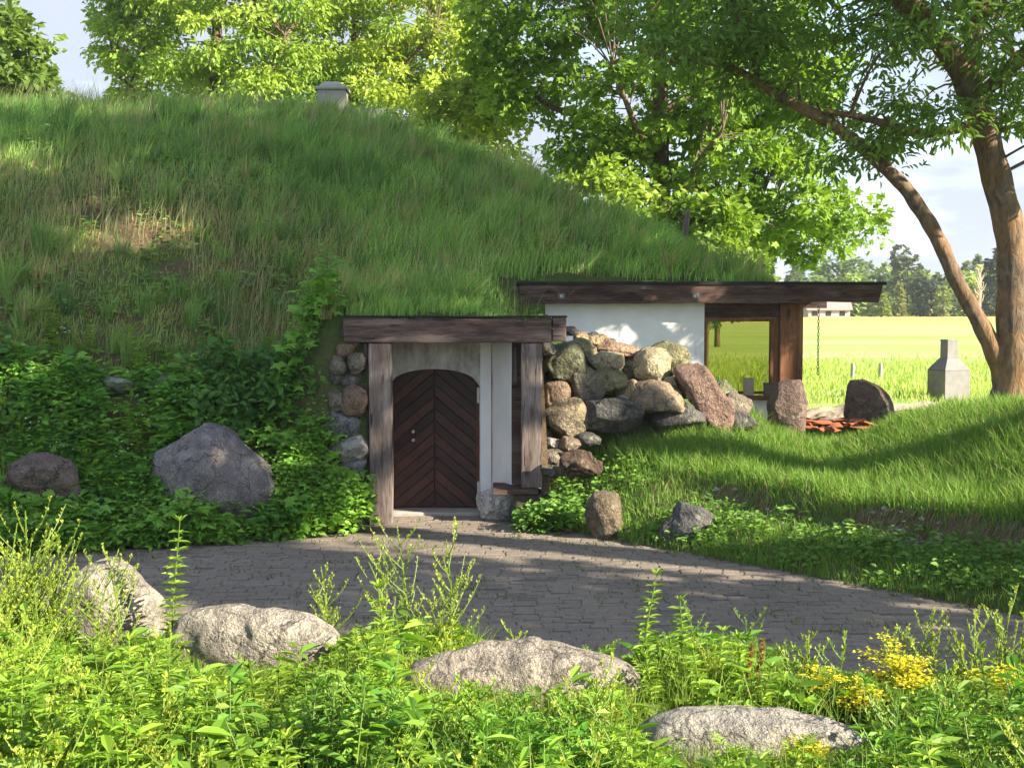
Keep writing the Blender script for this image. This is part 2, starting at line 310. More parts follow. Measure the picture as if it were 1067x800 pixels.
def H(x, y):
    x = np.asarray(x, float); y = np.asarray(y, float)
    d = edge_d(x, y); t = edge_t(x, y)
    ridge = np.interp(x, [.7, 2.4, 3, 3.9, 4.5, 5.2, 6.5, 9], [1.02, .96, .80, .72, .88, 1.17, 1.5, 1.8])
    near = np.interp(d, [0, .3, 1.0, 2.0, 4], [0, .14, .6, .95, 1.0]) * np.interp(x, [2.0, 3.1, 4.2], [1.02, .90, .70])
    wob = .16 * (fbm(x * 1.3, y * 1.3, 5) - .5)
    dd = d + wob * 1.6
    far = np.where(dd < 1.15, np.interp(dd, [0, .15, .98, 1.02, 1.12], [0, .1, .32, .36, .60]), .6 + (ridge - .6) * ss(1.0, 3.3, dd) - (ridge - FIELD) * ss(4.2, 6.2, dd))
    k = ss(1.2, 2.6, t); bank = near * (1 - k) + far * k
    bank = bank + (FIELD - bank) * ss(4.6, 6.5, d)
    bank = np.where((x > .36) & (x < 3.4) & (y > 17.0) & (y < 19.8), np.maximum(bank, bank + (heap(x) - bank) * ss(17.2, 18.3, y)), bank)
    hb = np.interp(x, [-5, 0, 4], [.55, .45, .30]); yp = paving_front(x)
    fg = (hb + np.clip(8.5 - y, 0, 9) * .06) * (1 - ss(yp - .85, yp, y))
    g = np.where(d > 0, np.maximum(bank, fg), fg) + .4 * ss(-5.6, -7.2, x) * (y < 15)
    Lz = np.interp(y - foot(x), [0, .4, 1.5, 3, 5.2, 7.3, 9.0, 10, 11.5, 14, 19], [0, .32, 1.3, 2.45, 4.05, 5.4, 6.0, 6.15, 6.1, 5.2, FIELD])
    Lz = np.where(y < foot(x), 0, Lz) * crest(x) / 6.15
    Lz = Lz + (FIELD - Lz) * ss(-15, -24, x)
    c = crest(x); yc = crest_y(x); u = np.clip((y - 19.4) / (yc - 19.4), 0, 1)
    Rz = 3.02 + (c - 3.02) * (.45 * u + .55 * u * (2 - u)) - (c - FIELD) * ss(0, 8, y - yc)
    ap = np.interp(y, [16.6, 19.5], [2.52, 3.02]); ap = ap + (2.38 - ap) * ss(-.35, .12, x)
    Rz = np.where(y < 19.45, ap, Rz)
    inR = (x >= -2.25) & (((x < .40) & (y > 16.58)) | ((x >= .40) & (x < 3.85) & (y > 19.45) & ((y < 22.55) | (x < 2.45))))
    z = np.where(inR, Rz, g)
    kb = ss(-3.1, -2.25, x); Lb = np.where(y > 16.58, Lz * (1 - kb) + Rz * kb, Lz)
    z = np.where((x < -2.25) & (y > foot(x)), np.maximum(Lb, 0), z)
    z = np.where((y > 30) | (~inR & (x > 4) & (y > 20)), FIELD + (z - FIELD) * (1 - ss(30, 34, y)), z)
    amp = .10 * ss(.02, .3, z) * (1 - ss(30, 40, y))
    return z + amp * (fbm(x * 1.1, y * 1.1, 1) - .5) * 2 + .4 * amp * (fbm(x * 4, y * 4, 2) - .5) * 2

def dry_spot(x, y):
    w = .5 * (fbm(x * 2.5, y * 2.5, 81) - .5); return np.minimum(np.hypot((x + 5.35) / .75, (y - 19.6) / .62), np.hypot((x + 4.75) / .4, (y - 18.9) / .3)) + w
def make_terrain():
    def axis(lo, hi, st, far_lo, far_hi):
        a = list(np.arange(lo, hi + 1e-6, st)); s = st
        while a[-1] < far_hi: s *= 1.22; a.append(a[-1] + s)
        s = st
        while a[0] > far_lo: s *= 1.22; a.insert(0, a[0] - s)
        return np.array(a)
    xs = axis(-12, 9, .12, -420, 420); ys = axis(5, 30, .12, -120, 620)
    X, Y = np.meshgrid(xs, ys); Z = H(X, Y)
    plaza = (Z < .02) & (Y > 8) & (Y < 18) & (X > -7) & (X < 8); Z = np.where(plaza, Z - .07, Z)
    nx, ny = len(xs), len(ys); idx = np.arange(nx * ny).reshape(ny, nx)
    q = np.stack([idx[:-1, :-1], idx[:-1, 1:], idx[1:, 1:], idx[1:, :-1]], -1).reshape(-1, 4)
    zf = Z.ravel(); xf = X.ravel(); yf = Y.ravel()
    zr = zf[q].max(1) - zf[q].min(1); xc = xf[q].mean(1); yc = yf[q].mean(1)
    kill = (zr > .6) & (((xc > -1.80) & (xc < .36) & (yc > 16.3) & (yc < 16.9)) | ((xc > .45) & (xc < 4.2) & (yc > 19.2) & (yc < 23)) | ((xc > 2.3) & (xc < 4.3) & (yc > 19.3)))
    q = q[~kill]
    meadow = ss(3.5, 5.5, edge_d(xf, yf)) * (yf > 14) * ss(2.2, 4.2, xf); meadow = np.maximum(meadow, ss(30, 33, yf))
    strip = ss(105, 150, yf + 12 * fbm(xf * .05, yf * .02, 4))
    t = edge_t(xf, yf); dd = edge_d(xf, yf) + 1.6 * .16 * (fbm(xf * 1.3, yf * 1.3, 5) - .5)
    bare = ss(.80, .95, dd) * (1 - ss(1.10, 1.2, dd)) * ss(1.6, 2.6, t) * ss(.36, .5, fbm(xf * 1.7, yf * 1.7, 71))
    bare = np.maximum(bare, ((yf > 14) & (yf < 21) & (xf < -2.5)) * ss(.66, .76, fbm(xf * .8, yf * .8, 9)))
    bare = np.maximum(bare, ((xf > .25) & (xf < .95) & (yf > 16.45) & (yf < 17.7)) * 1.)
    bare = np.maximum(bare, np.clip(ss(.95, .35, dry_spot(xf, yf)), 0, 1))
    a = Acc(); a.add(np.stack([xf, yf, zf], 1), q, None, np.stack([meadow, strip, np.broadcast_to(bare, xf.shape)], 1))
    return tag(a.build('ground', TERRAIN, None, True), kind='structure')
make_terrain()

# pavement: base sheet, single setts, the rest as one part
def make_pavement():
    b = Acc(); b.add([(-6.9, 8.2, -.014), (7.6, 8.2, -.014), (.35, 16.75, -.014), (.35, 17.45, -.014), (-1.9, 17.45, -.014), (-1.9, 15.9, -.014), (-6.9, 14.7, -.014)], None, [[0, 1, 2], [0, 2, 5], [2, 3, 4], [2, 4, 5], [0, 5, 6]])
    base = tag(b.build('pavement', plain('bedding_sand', (.15, .13, .105), .95, .1, 0, 3, .5)), kind='structure')
    items = []; y = 8.5; row = 0
    while y < 17.3:
        dp = random.uniform(.098, .112); x = -6.6 + random.uniform(0, .2)
        while x < 6.5:
            w = random.uniform(.17, .24); xc, yc = x + w / 2, y + dp / 2
            yy = yc + .05 * math.sin(xc * .7)
            ok = edge_d(xc, yy) < -.06 - .12 * random.random() and yy > paving_front(xc) - .75 and ((yy < foot(xc) - .08 * random.random() and xc < -1.75) or (xc >= -1.75 and xc < 8))
            if yy > 15.6 and not (-1.55 < xc < .12): ok = ok and (xc > .1 or yy < foot(xc))
            if ok and random.random() > .012: items.append((xc, yy, w - .005, dp - .005))
            x += w
        y += dp; row += 1
    def sett(w, d, rs):
        cc = .008 + .006 * rs.random(); h = .006
        p = []
        for (a, c_) in ((-1, -1), (1, -1), (1, 1), (-1, 1)):
            p.append((a * w / 2 + rs.uniform(-.003, .003), c_ * d / 2 + rs.uniform(-.003, .003)))
        v = [(a, c_, -.06) for a, c_ in p] + [(a, c_, -h) for a, c_ in p] + [(a * (1 - 2 * cc / w), c_ * (1 - 2 * cc / d), rs.uniform(-.004, .004)) for a, c_ in p]
        q = [[8, 9, 10, 11]] + [[4 + k, 4 + (k + 1) % 4, 8 + (k + 1) % 4, 8 + k] for k in range(4)] + [[k, (k + 1) % 4, 4 + (k + 1) % 4, 4 + k] for k in range(4)]
        return np.array(v), q
    rs = random.Random(3); scored = []
    for it in items:
        px, py = to_px(it[0], it[1], 0)
        vis = 60 < px < 1060 and it[1] > 9.95 - .25 * it[0] / 3 and not (px < 180 and py > 600)
        scored.append((0 if vis else 1, it[1], it))
    scored.sort(key=lambda s: s[:2])
    protos = []
    for k in range(10):
        a = Acc(); v, q = sett(.195, .097, rs); g = rs.uniform(.86, 1.12); a.add(v, q, None, (g, g * .98, g * .97)); protos.append(a.mesh('paver'))
    for k, (_, _, it) in enumerate(scored[:300]):
        o = link('paver', protos[k % 10], None, PAVER); o.parent = base
        o.location = (it[0], it[1], rs.uniform(-.006, .006)); o.scale = (it[2] / .195, it[3] / .097, 1); o.rotation_euler = (rs.uniform(-.03, .03), rs.uniform(-.02, .02), rs.uniform(-.03, .03))
    a = Acc()
    for _, _, it in scored[300:]:
        v, q = sett(it[2], it[3], rs); g = rs.uniform(.86, 1.12); v = v + np.array([it[0], it[1], rs.uniform(-.007, .007)]); v[8:, 2] += rs.uniform(-.004, .004) - .012 * float(fbm(np.array([it[0] * .7]), np.array([it[1] * .7]), 8)[0] > .62)
        a.add(v, q, None, (g, g * .98, g * .97))
    tag(a.build('paver_rows', PAVER, base), kind='stuff')
make_pavement()

# ------------------------------------------------------------------ stones
def rock_mesh(w, h, d, seed, sub=3, poly=None, boxy=.8, facets=7, rough=.05):
    """boulder: sphere pushed to an outline (poly: x,z pairs, or an ellipse), cut by random planes and roughened; centred on 0"""
    bm = bmesh.new(); bmesh.ops.create_icosphere(bm, subdivisions=sub, radius=1); rs = random.Random(seed)
    pl = []
    for k in range(facets):
        n = Vector((rs.gauss(0, 1), rs.gauss(0, 1) - .4, rs.gauss(0, 1))).normalized(); pl.append((n, rs.uniform(.68, .92)))
    if poly is not None:
        pa = np.array(poly, float); ang = np.linspace(-np.pi, np.pi, 181); rad = []
        for a in ang:
            dx, dz = math.cos(a), math.sin(a); best = .0
            for i in range(len(pa)):
                p, r = pa[i], pa[(i + 1) % len(pa)]; e = r - p; den = dx * e[1] - dz * e[0]
                if abs(den) < 1e-9: continue
                tt = (p[0] * e[1] - p[1] * e[0]) / den; uu = (p[0] * dz - p[1] * dx) / den
                if tt > 0 and -.001 <= uu <= 1.001: best = max(best, tt)
            rad.append(best)
        rad = np.array(rad); ker = np.array([1, 2, 3, 2, 1]) / 9.; rad = np.convolve(np.concatenate([rad[-5:-1], rad, rad[1:5]]), ker, 'same')[4:-4]
    off = Vector((seed * 1.7 % 50, seed * 3.1 % 50, 0))
    for v in bm.verts:
        c = v.co.copy()
        c = Vector([math.copysign(abs(k) ** boxy, k) for k in c]); 
        for n, dd in pl:
            e = c.dot(n) - dd
            if e > 0: c -= n * e * .92
        if poly is not None:
            r = math.hypot(v.co.x, v.co.z); a = math.atan2(v.co.z, v.co.x); rr = float(np.interp(a, ang, rad))
            m = min(1., r ** .8); c = Vector((math.cos(a) * rr * m, c.y * d / 2, math.sin(a) * rr * m)); s = (w + h) / 2
        else:
            c = Vector((c.x * w / 2 * 1.12, c.y * d / 2, c.z * h / 2 * 1.12)); s = (w + h) / 2
        f = mnoise.fractal(v.co * 1.6 + off, .9, 2., 6, noise_basis='PERLIN_ORIGINAL'); f2 = mnoise.noise(v.co * 6 + off) - 1.2 * max(0, .12 - abs(mnoise.noise(v.co * 2.1 + off * 2))) / .12
        c += v.co * s * rough * (1.6 * f + .35 * f2)
        v.co = c
    me = bpy.data.meshes.new('stone'); bm.to_mesh(me); bm.free(); me.polygons.foreach_set('use_smooth', [True] * len(me.polygons))
    return me
def px_rock(name, px, py, w, h, Y, tint, seed, rot=0, depth=.85, parent=None, poly=None, mat=None, **kw):
    """stone placed at photograph pixel (px,py), size in pixels, at distance Y"""
    s = Y / FPX; p = W(px, py, Y)
    pl = None if poly is None else [((a - px) * s, (py - b) * s) for a, b in poly]
    me = rock_mesh(w * s, h * s, (w + h) / 2 * s * depth, seed, poly=pl, **kw)
    o = link(name, me, None, mat or STONE); o.location = p; o.rotation_euler = (0, -R(rot), 0); o.color = tuple(tint) + (1,)
    if parent: o.parent = parent; o.location = p - parent.location
    return o
TAN = (.40, .31, .19); CREAM = (.46, .40, .26); OLIVE = (.26, .25, .14); GREY = (.24, .21, .165); DARK = (.13, .125, .12); RED = (.27, .19, .14); BLUE = (.22, .23, .25); GREEN = (.20, .21, .13); PALE = (.40, .39, .37); BROWN = (.25, .19, .145)
wall = tag(empty('stone_wall', (1.5, 17.6, 1.0)), 'dry stone wall of rounded boulders stepping down right of the door, below the white wall', 'stone wall')
for k, (px, py, w, h, Y, tint, rot) in enumerate([
    (572, 364, 15, 16, 17.3, PALE, 0), (588, 378, 42, 40, 17.35, GREEN, 10), (605, 367, 24, 36, 17.8, OLIVE, 0), (594, 345, 14, 9, 17.9, DARK, 0), (605, 352, 17, 12, 18.0, TAN, -30), (616, 350, 15, 8, 18.3, DARK, 0),
    (621, 355, 24, 12, 18.0, TAN, 8), (614, 366, 15, 13, 17.8, TAN, 0), (633, 357, 17, 10, 18.0, RED, 0), (645, 365, 46, 13, 17.95, (.38, .25, .17), -9), (631, 376, 36, 22, 17.6, CREAM, 4), (636, 397, 33, 31, 17.5, OLIVE, -8),
    (658, 380, 32, 24, 18.0, GREY, 40), (680, 382, 36, 37, 17.7, CREAM, 0), (694, 377, 44, 38, 18.15, OLIVE, -20), (609, 401, 40, 42, 17.4, GREY, 15), (579, 411, 28, 26, 17.25, RED, 0), (657, 409, 26, 23, 17.5, TAN, 30),
    (686, 416, 54, 35, 17.4, (.33, .26, .18), -8), (699, 402, 13, 18, 17.6, CREAM, 10), (591, 436, 42, 40, 17.1, (.30, .25, .17), 35), (635, 432, 66, 34, 17.15, DARK, -6), (706, 436, 52, 30, 17.4, DARK, 5),
    (738, 399, 18, 12, 18.3, GREY, 0), (752, 409, 28, 24, 18.0, GREEN, -35), (767, 423, 28, 24, 17.9, GREY, -20), (773, 440, 32, 22, 17.8, DARK, 0), (577, 462, 20, 10, 16.9, PALE, -10), (568, 449, 12, 16, 17.2, GREY, 0), (715, 400, 22, 24, 18.1, DARK, 0),
    (650, 395, 20, 20, 18.1, DARK, 0), (605, 385, 20, 18, 18.0, DARK, 0), (668, 400, 30, 20, 18.1, DARK, 0), (649, 416, 12, 8, 17.25, PALE, 30), (567, 430, 12, 14, 17.3, DARK, 0), (575, 392, 14, 10, 17.5, DARK, 0), (622, 420, 22, 12, 17.7, DARK, 0),
    (577, 477, 24, 17, 16.72, GREY, 5), (592, 464, 24, 17, 16.85, BROWN, -8), (573, 492, 18, 15, 16.6, DARK, 0), (588, 488, 20, 14, 16.6, BROWN, 12), (612, 458, 26, 15, 16.95, DARK, -5)]):
    px_rock('stone', px, py, w * .99, h * .99, Y, tint, 20 + k, rot, .95, wall, sub=4, boxy=.66, facets=9, rough=.035)
px_rock('stone', 735, 412, 82, 34, 17.55, (.27, .18, .145), 77, -55, .7, wall, boxy=.75, facets=5)
wall2 = tag(empty('stone_wall', (-2.0, 16.6, 0)), 'narrow dry stone wall left of the door, half hidden by leaves', 'stone wall')
for k, (px, py, w, h, tint) in enumerate([(362, 363, 26, 17, RED), (371, 379, 20, 20, GREY), (366, 397, 24, 18, DARK), (370, 418, 26, 29, RED), (359, 440, 46, 30, BLUE), (363, 467, 40, 27, PALE), (376, 453, 16, 17, GREY), (368, 487, 32, 19, BLUE), (378, 500, 14, 13, PALE),
                                          (353, 417, 20, 20, GREY), (350, 395, 18, 20, DARK), (360, 503, 26, 16, GREY), (366, 345, 24, 16, DARK), (352, 380, 18, 18, GREY)]):
    px_rock('stone', px, py, w, h, 16.65 - .12 * (k % 2), tint, 120 + k, rng.uniform(-12, 12), .9, wall2, boxy=.7)

def boulder(label, *a, name='boulder', cat='boulder', **k):
    o = px_rock(name, *a, **k); return tag(o, label, cat)
boulder('large purplish grey boulder sitting among leafy shrubs left of the door', 225, 490, 132, 96, 15.9, (.30, .27, .275), 5, depth=.9, sub=5, facets=9, rough=.03,
        poly=[(159, 487), (164, 469), (198, 453), (218, 440), (233, 443), (255, 463), (282, 488), (292, 507), (288, 535), (262, 556), (223, 556), (180, 545), (166, 515)])
boulder('low brown stone at the left edge in the greenery', 49, 499, 74, 46, 15.35, (.22, .17, .15), 6, rot=-4, sub=4)
boulder('small dark bluish stone low in the leaves left of the big boulder', 105, 524, 28, 18, 15.4, (.16, .17, .19), 7, sub=3)
boulder('flat pale stone higher on the slope, left one of two', 122, 401, 34, 20, 16.75, (.33, .34, .35), 8, sub=3)
boulder('flat bluish pale stone higher on the slope, right one of two', 173, 399, 30, 20, 16.75, (.33, .35, .37), 9, sub=3)
boulder('upright tan and brown stone on the bank just right of the door', 632, 540, 38, 54, 15.6, (.20, .16, .11), 10, rot=8, sub=4, boxy=.85, facets=9)
boulder('dark bluish angular stone on the bank above the paving', 716, 549, 52, 48, 14.95, (.14, .14, .14), 11, rot=-6, sub=4, facets=10)
boulder('brown clod-like stone at the top of the bank near the right post', 603, 483, 44, 26, 16.2, (.11, .075, .055), 12, sub=4, rough=.09)
boulder('reddish brown standing stone with a flat top before the timber corner post', 819, 430, 44, 70, 18.6, (.21, .15, .125), 13, sub=4, rough=.025, depth=.7, name='standing_stone', cat='standing stone',
        poly=[(798, 470), (800, 420), (808, 399), (822, 395), (836, 397), (840, 420), (839, 470)])
boulder('dark standing stone with a sloping right side on the grass before the meadow', 906, 425, 54, 60, 19.2, (.19, .14, .115), 14, sub=4, rough=.02, depth=.6, name='standing_stone', cat='standing stone',
        poly=[(880, 460), (881, 415), (884, 397), (900, 395), (913, 399), (926, 412), (933, 436), (934, 460)])
near = dict(sub=5, mat=STONE_NEAR, rough=.02)
boulder('peaked pale lichen covered boulder behind the weeds at far left', 110, 640, 118, 110, 8.4, (.48, .44, .37), 15, depth=.85, **near,
        poly=[(44, 660), (49, 632), (66, 606), (90, 587), (116, 579), (135, 589), (150, 606), (169, 627), (172, 660), (160, 700), (60, 700)])
boulder('long rounded pale boulder at the edge of the paving, second from left', 268, 668, 174, 74, 7.95, (.47, .43, .37), 16, depth=.6, **near,
        poly=[(176, 672), (184, 645), (203, 633), (240, 630), (285, 632), (319, 640), (348, 656), (356, 668), (330, 690), (300, 712), (230, 712), (190, 695)])
boulder('flat broad lichen boulder in the middle of the foreground weeds', 540, 720, 245, 100, 7.3, (.46, .41, .35), 17, depth=.5, **near,
        poly=[(412, 720), (420, 692), (465, 677), (507, 669), (560, 666), (602, 672), (647, 684), (668, 698), (670, 740), (600, 770), (460, 770)])
boulder('flat pale boulder at the bottom right edge among yellow flowers', 795, 790, 270, 110, 6.35, (.47, .45, .40), 18, depth=.5, **near,
        poly=[(655, 790), (664, 755), (680, 745), (709, 736), (771, 736), (825, 743), (880, 754), (916, 772), (932, 795), (920, 840), (680, 840)])

# ------------------------------------------------------------------ cellar entrance
def part_box(name, lo, hi, mat, parent, bev=.012, warp=0):
    a = Acc(); obox(a, lo, hi, bev, warp=warp); return a.build(name, mat, parent)
def zpx(py, Y): return W(533, py, Y).z
def xpx(px, Y): return W(px, 400, Y).x
cellar = tag(empty('cellar_entrance', (-.9, 17, 0)), 'sunken cellar entrance with heavy weathered timber portal, white plaster reveal and arched door', 'cellar entrance')
Yp = 16.45
part_box('lintel', (xpx(358, Yp), Yp, zpx(357, Yp)), (xpx(575, Yp), Yp + .32, zpx(331, Yp)), WOOD_X, cellar, .018, .010)
part_box('lintel_end', (xpx(575.6, Yp), Yp - .012, zpx(356, Yp)), (xpx(590, Yp), Yp + .34, zpx(330, Yp)), WOOD_X, cellar, .014, .004)
part_box('roofing_felt', (xpx(357, Yp), Yp - .02, zpx(330.6, Yp)), (xpx(591, Yp), Yp + .45, zpx(329, Yp)), FELT, cellar, .003, .004)
part_box('post', (xpx(384, Yp), Yp + .02, -.05), (xpx(407.5, Yp), Yp + .28, zpx(357.5, Yp)), WOOD_Z, cellar, .016, .008)
part_box('side_board', (xpx(376, Yp), Yp + .16, -.05), (xpx(382, Yp), Yp + .46, zpx(358, Yp)), WOOD_Z, cellar, .006, .005)
part_box('post', (xpx(543, Yp), Yp + .02, zpx(509, Yp)), (xpx(565, Yp), Yp + .30, zpx(357.5, Yp)), WOOD_Z, cellar, .016, .008)
part_box('side_board', (xpx(533, Yp), Yp + .32, zpx(508, Yp)), (xpx(547, Yp), Yp + .40, zpx(357, Yp)), WOOD_DARK, cellar, .006, .004)
part_box('batten', (xpx(535.5, Yp), Yp + .28, zpx(400, Yp)), (xpx(538.5, Yp), Yp + .315, zpx(362, Yp)), WOOD_Z, cellar, .003)
part_box('post_foot', (xpx(513, Yp), Yp - .02, zpx(515, Yp)), (xpx(561, Yp), Yp + .62, zpx(509.5, Yp)), WOOD_DARK, cellar, .01, .006)
part_box('stone_footing', (xpx(536, Yp), Yp + .04, -.1), (xpx(566, Yp), Yp + .6, zpx(515.5, Yp)), plain('dark_footing', (.07, .06, .05), .95, .1), cellar, .03, .03)
# plaster wall with arched opening
Yw = 17.42
dx0, dx1, dz0 = xpx(405, Yw), xpx(499.5, Yw), .0
dspring, dtop = zpx(402, Yw), zpx(384.5, Yw); dcx = (dx0 + dx1) / 2; dhw = (dx1 - dx0) / 2
def arch(n=14):
    pts = []
    for k in range(n + 1):
        t = -1 + 2 * k / n; pts.append((dcx + dhw * t, dspring + (dtop - dspring) * math.sqrt(max(0, 1 - abs(t) ** 2.2)) ** 1.1))
    return pts
ar = arch()
a = Acc(); xl, xr, zt = xpx(376, Yw), xpx(512, Yw), 2.5; D = .16
outer = [(xl, dz0)] + [(xl, dspring)] + [(dcx + (x - dcx) * (1.12 + .0), zt) for x, z in ar[1:-1]] + [(xr, dspring), (xr, dz0)]
inner = [(dx0, dz0)] + ar + [(dx1, dz0)]
outer = [(xl, dz0), (xl, zt)] + [(x, zt) for x, z in ar[1:-1]] + [(xr, zt), (xr, dz0)]
n = len(inner)
v = [(x, Yw, z) for x, z in outer] + [(x, Yw, z) for x, z in inner] + [(x, Yw + D, z) for x, z in inner]
m = len(outer)
q = [[k, m + k, m + k + 1, k + 1] for k in range(n - 1)] + [[m + k, m + n + k, m + n + k + 1, m + k + 1] for k in range(n - 1)]
# outer has same count as inner
a.add(v, q); a.build('plaster_wall', GREY_PLASTER, cellar)
part_box('white_margin', (dx1 + .012, Yw - .012, 0), (xr - .002, Yw - .002, 2.39), PLASTER, cellar, .003)
# splayed reveal on the right, opening towards the portal, and the left one
a = Acc(); xs2 = xpx(533.5, Yp + .36)
def sheet_thick(acc, p0, p1, z0, z1, th, nseg=10, wob=.01):
    p0 = np.array(p0); p1 = np.array(p1); dr = norm((p1 - p0)[None])[0]; nn = np.array([-dr[1], dr[0]]) * th
    rows = []
    for zz in np.linspace(z0, z1, 12):
        for f in np.linspace(0, 1, nseg):
            p = p0 + (p1 - p0) * f; w_ = wob * (fbm(np.array([p[0] * 5 + p[1] * 3]), np.array([zz * 5]), 3)[0] - .5) * 2
            rows.append((p[0] + nn[0] * w_ / th, p[1] + nn[1] * w_ / th, zz))
    nv = len(rows); bk = [(x + nn[0], y + nn[1], z) for x, y, z in rows]
    idx = np.arange(nv).reshape(12, nseg); q = np.stack([idx[:-1, :-1], idx[:-1, 1:], idx[1:, 1:], idx[1:, :-1]], -1).reshape(-1, 4)
    e = [[idx[k, 0], idx[k + 1, 0], idx[k + 1, 0] + nv, idx[k, 0] + nv] for k in range(11)] + [[idx[k, -1], idx[k, -1] + nv, idx[k + 1, -1] + nv, idx[k + 1, -1]] for k in range(11)]
    acc.add(rows + bk, np.concatenate([q, q[:, ::-1] + nv, np.array(e)]))
sheet_thick(a, (xr, Yw - .002), (xs2, Yp + .40), zpx(512, Yp + .6), 2.48, .12); a.build('plaster_reveal', PLASTER, cellar, True)
a = Acc(); sheet_thick(a, (xpx(384, Yp + .3), Yp + .32), (xl + .01, Yw - .002), 0, 2.48, .1); a.build('plaster_reveal', PLASTER, cellar, True)
o = px_rock('plaster_footing', 520, 525, 44, 36, 16.95, (.80, .80, .80), 41, 0, .9, None, boxy=.85, facets=10, rough=.045, mat=STONE, sub=5); o.parent = cellar; o.location -= cellar.location
part_box('ceiling_slab', (xpx(376, Yp), Yp + .33, 2.40), (xpx(570, Yp), Yw + .5, 2.475), WOOD_DARK, cellar, .004)
part_box('back_wall', (xl, Yw + .4, -.05), (xr, Yw + .5, 2.39), FELT, cellar, .004)
part_box('threshold', (xpx(398, Yw), Yw - .28, -.06), (xpx(512, Yw), Yw + .3, .045), CONCRETE, cellar, .015, .006)
# plank door in two chevron halves
def clip_poly(poly, clip):
    out = poly
    for i in range(len(clip)):
        ax, az = clip[i]; bx_, bz = clip[(i + 1) % len(clip)]; inp = out; out = []
        if not inp: break
        f = lambda p: (bx_ - ax) * (p[1] - az) - (bz - az) * (p[0] - ax)
        for j in range(len(inp)):
            p, r = inp[j], inp[(j + 1) % len(inp)]; fp, fr = f(p), f(r)
            if fp >= 0: out.append(p)
            if (fp >= 0) != (fr >= 0):
                t = fp / (fp - fr); out.append((p[0] + (r[0] - p[0]) * t, p[1] + (r[1] - p[1]) * t))
    return out
door = empty('door', (dcx - .9 * 0, Yw + .1, 0)); door.parent = cellar; door.location = Vector((dcx, Yw + .1, 0)) - cellar.location
def wlink(acc, name, mat, parent, smooth=False):
    """link with vertices in world space below a part of the cellar"""
    o = bpy.data.objects.new(name, acc.mesh(name, smooth)); col.objects.link(o); o.data.materials.append(mat); o.parent = parent
    loc = parent.location.copy(); p = parent.parent
    while p: loc += p.location; p = p.parent
    o.location = -loc; return o
Yd = Yw + .09
outline = [(dx0, .05)] + [(dx1, .05)] + [(x, z) for x, z in reversed(ar)]
outline = [(x, z) for i, (x, z) in enumerate(outline) if i == 0 or abs(x - outline[i - 1][0]) + abs(z - outline[i - 1][1]) > 1e-5]
pw = .118; slope = math.tan(R(41))
for side in (-1, 1):
    half = clip_poly(outline, [(dx0 - 1, -1), (dcx - .004, -1), (dcx - .004, 3), (dx0 - 1, 3)] if side < 0 else [(dcx + .004, -1), (dx1 + 1, -1), (dx1 + 1, 3), (dcx + .004, 3)])
    for k in range(-8, 22):
        z0 = -.02 + k * pw / math.cos(R(41)) * 1.0; g = .006
        if side < 0: strip_ = [(dcx + .02, z0 + g), (dcx + .02, z0 + pw / math.cos(R(41)) - g), (dx0 - .05, z0 + pw / math.cos(R(41)) - g - (dhw + .07) * slope), (dx0 - .05, z0 + g - (dhw + .07) * slope)]
        else: strip_ = [(dcx - .02, z0 + g), (dx1 + .05, z0 + g - (dhw + .07) * slope), (dx1 + .05, z0 + pw / math.cos(R(41)) - g - (dhw + .07) * slope), (dcx - .02, z0 + pw / math.cos(R(41)) - g)]
        hp = half
        sp_ = strip_ if side > 0 else strip_[::-1]
        if side < 0: sp_ = [strip_[3], strip_[0], strip_[1], strip_[2]]
        pol = clip_poly(sp_, half)
        pol = [p for i, p in enumerate(pol) if abs(p[0] - pol[i - 1][0]) + abs(p[1] - pol[i - 1][1]) > 1e-4]
        if len(pol) < 3: continue
        ar_ = .5 * abs(sum(pol[i - 1][0] * pol[i][1] - pol[i][0] * pol[i - 1][1] for i in range(len(pol))))
        if ar_ < .002: continue
        c = np.mean(pol, 0); n_ = len(pol); yo = Yd + random.uniform(-.004, .004)
        v = [(x, Yd + .03, z) for x, z in pol] + [(x, yo + .006, z) for x, z in pol] + [(x + (c[0] - x) * .03, yo, z + (c[1] - z) * .06) for x, z in pol]
        q = [[r * n_ + i, r * n_ + (i + 1) % n_, (r + 1) * n_ + (i + 1) % n_, (r + 1) * n_ + i] for r in range(2) for i in range(n_)]
        t = [[2 * n_, 2 * n_ + i, 2 * n_ + i + 1] for i in range(1, n_ - 1)]
        b_ = random.uniform(.55, 1.4); a = Acc(); a.add(v, q, t, (.052 * b_, .021 * b_, .016 * b_)); wlink(a, 'plank', DOOR, door)
a = Acc(); obox(a, (dx0 + .01, Yd + .032, .05), (dx1 - .01, Yd + .05, dspring + .05), 0, (.02, .012, .01)); wlink(a, 'door_backing', DOOR, door)
a = Acc(); obox(a, (dx1 - .045, Yd - .008, .05), (dx1 - .003, Yd + .028, dspring - .01), .004, (.13, .03, .018)); wlink(a, 'edge_strip', DOOR, door)
for py in (412, 510):
    a = Acc(); z = zpx(py, Yw); obox(a, (xpx(497, Yw), Yd - .075, z - .10), (xpx(501.5, Yw), Yd - .012, z + .10), .006); wlink(a, 'hinge', STEEL, door)
for py in (450, 459):
    a = Acc(); z = zpx(py, Yw); x = xpx(430, Yw); tube(a, [(x, Yd + .01, z), (x, Yd - .03, z), (x, Yd - .035, z)], [.022, .022, .012], 10); wlink(a, 'lock_plate', STEEL, door)

# ------------------------------------------------------------------ garden house under the turf
house = tag(empty('garden_house', (2, 20, 1.0)), 'low white walled garden house with long dark fascia beam and big window under the turf', 'building')
Yf = 19.45
def hbox(name, lo, hi, mat, parent=house, bev=.01, warp=0): return part_box(name, lo, hi, mat, parent, bev, warp)
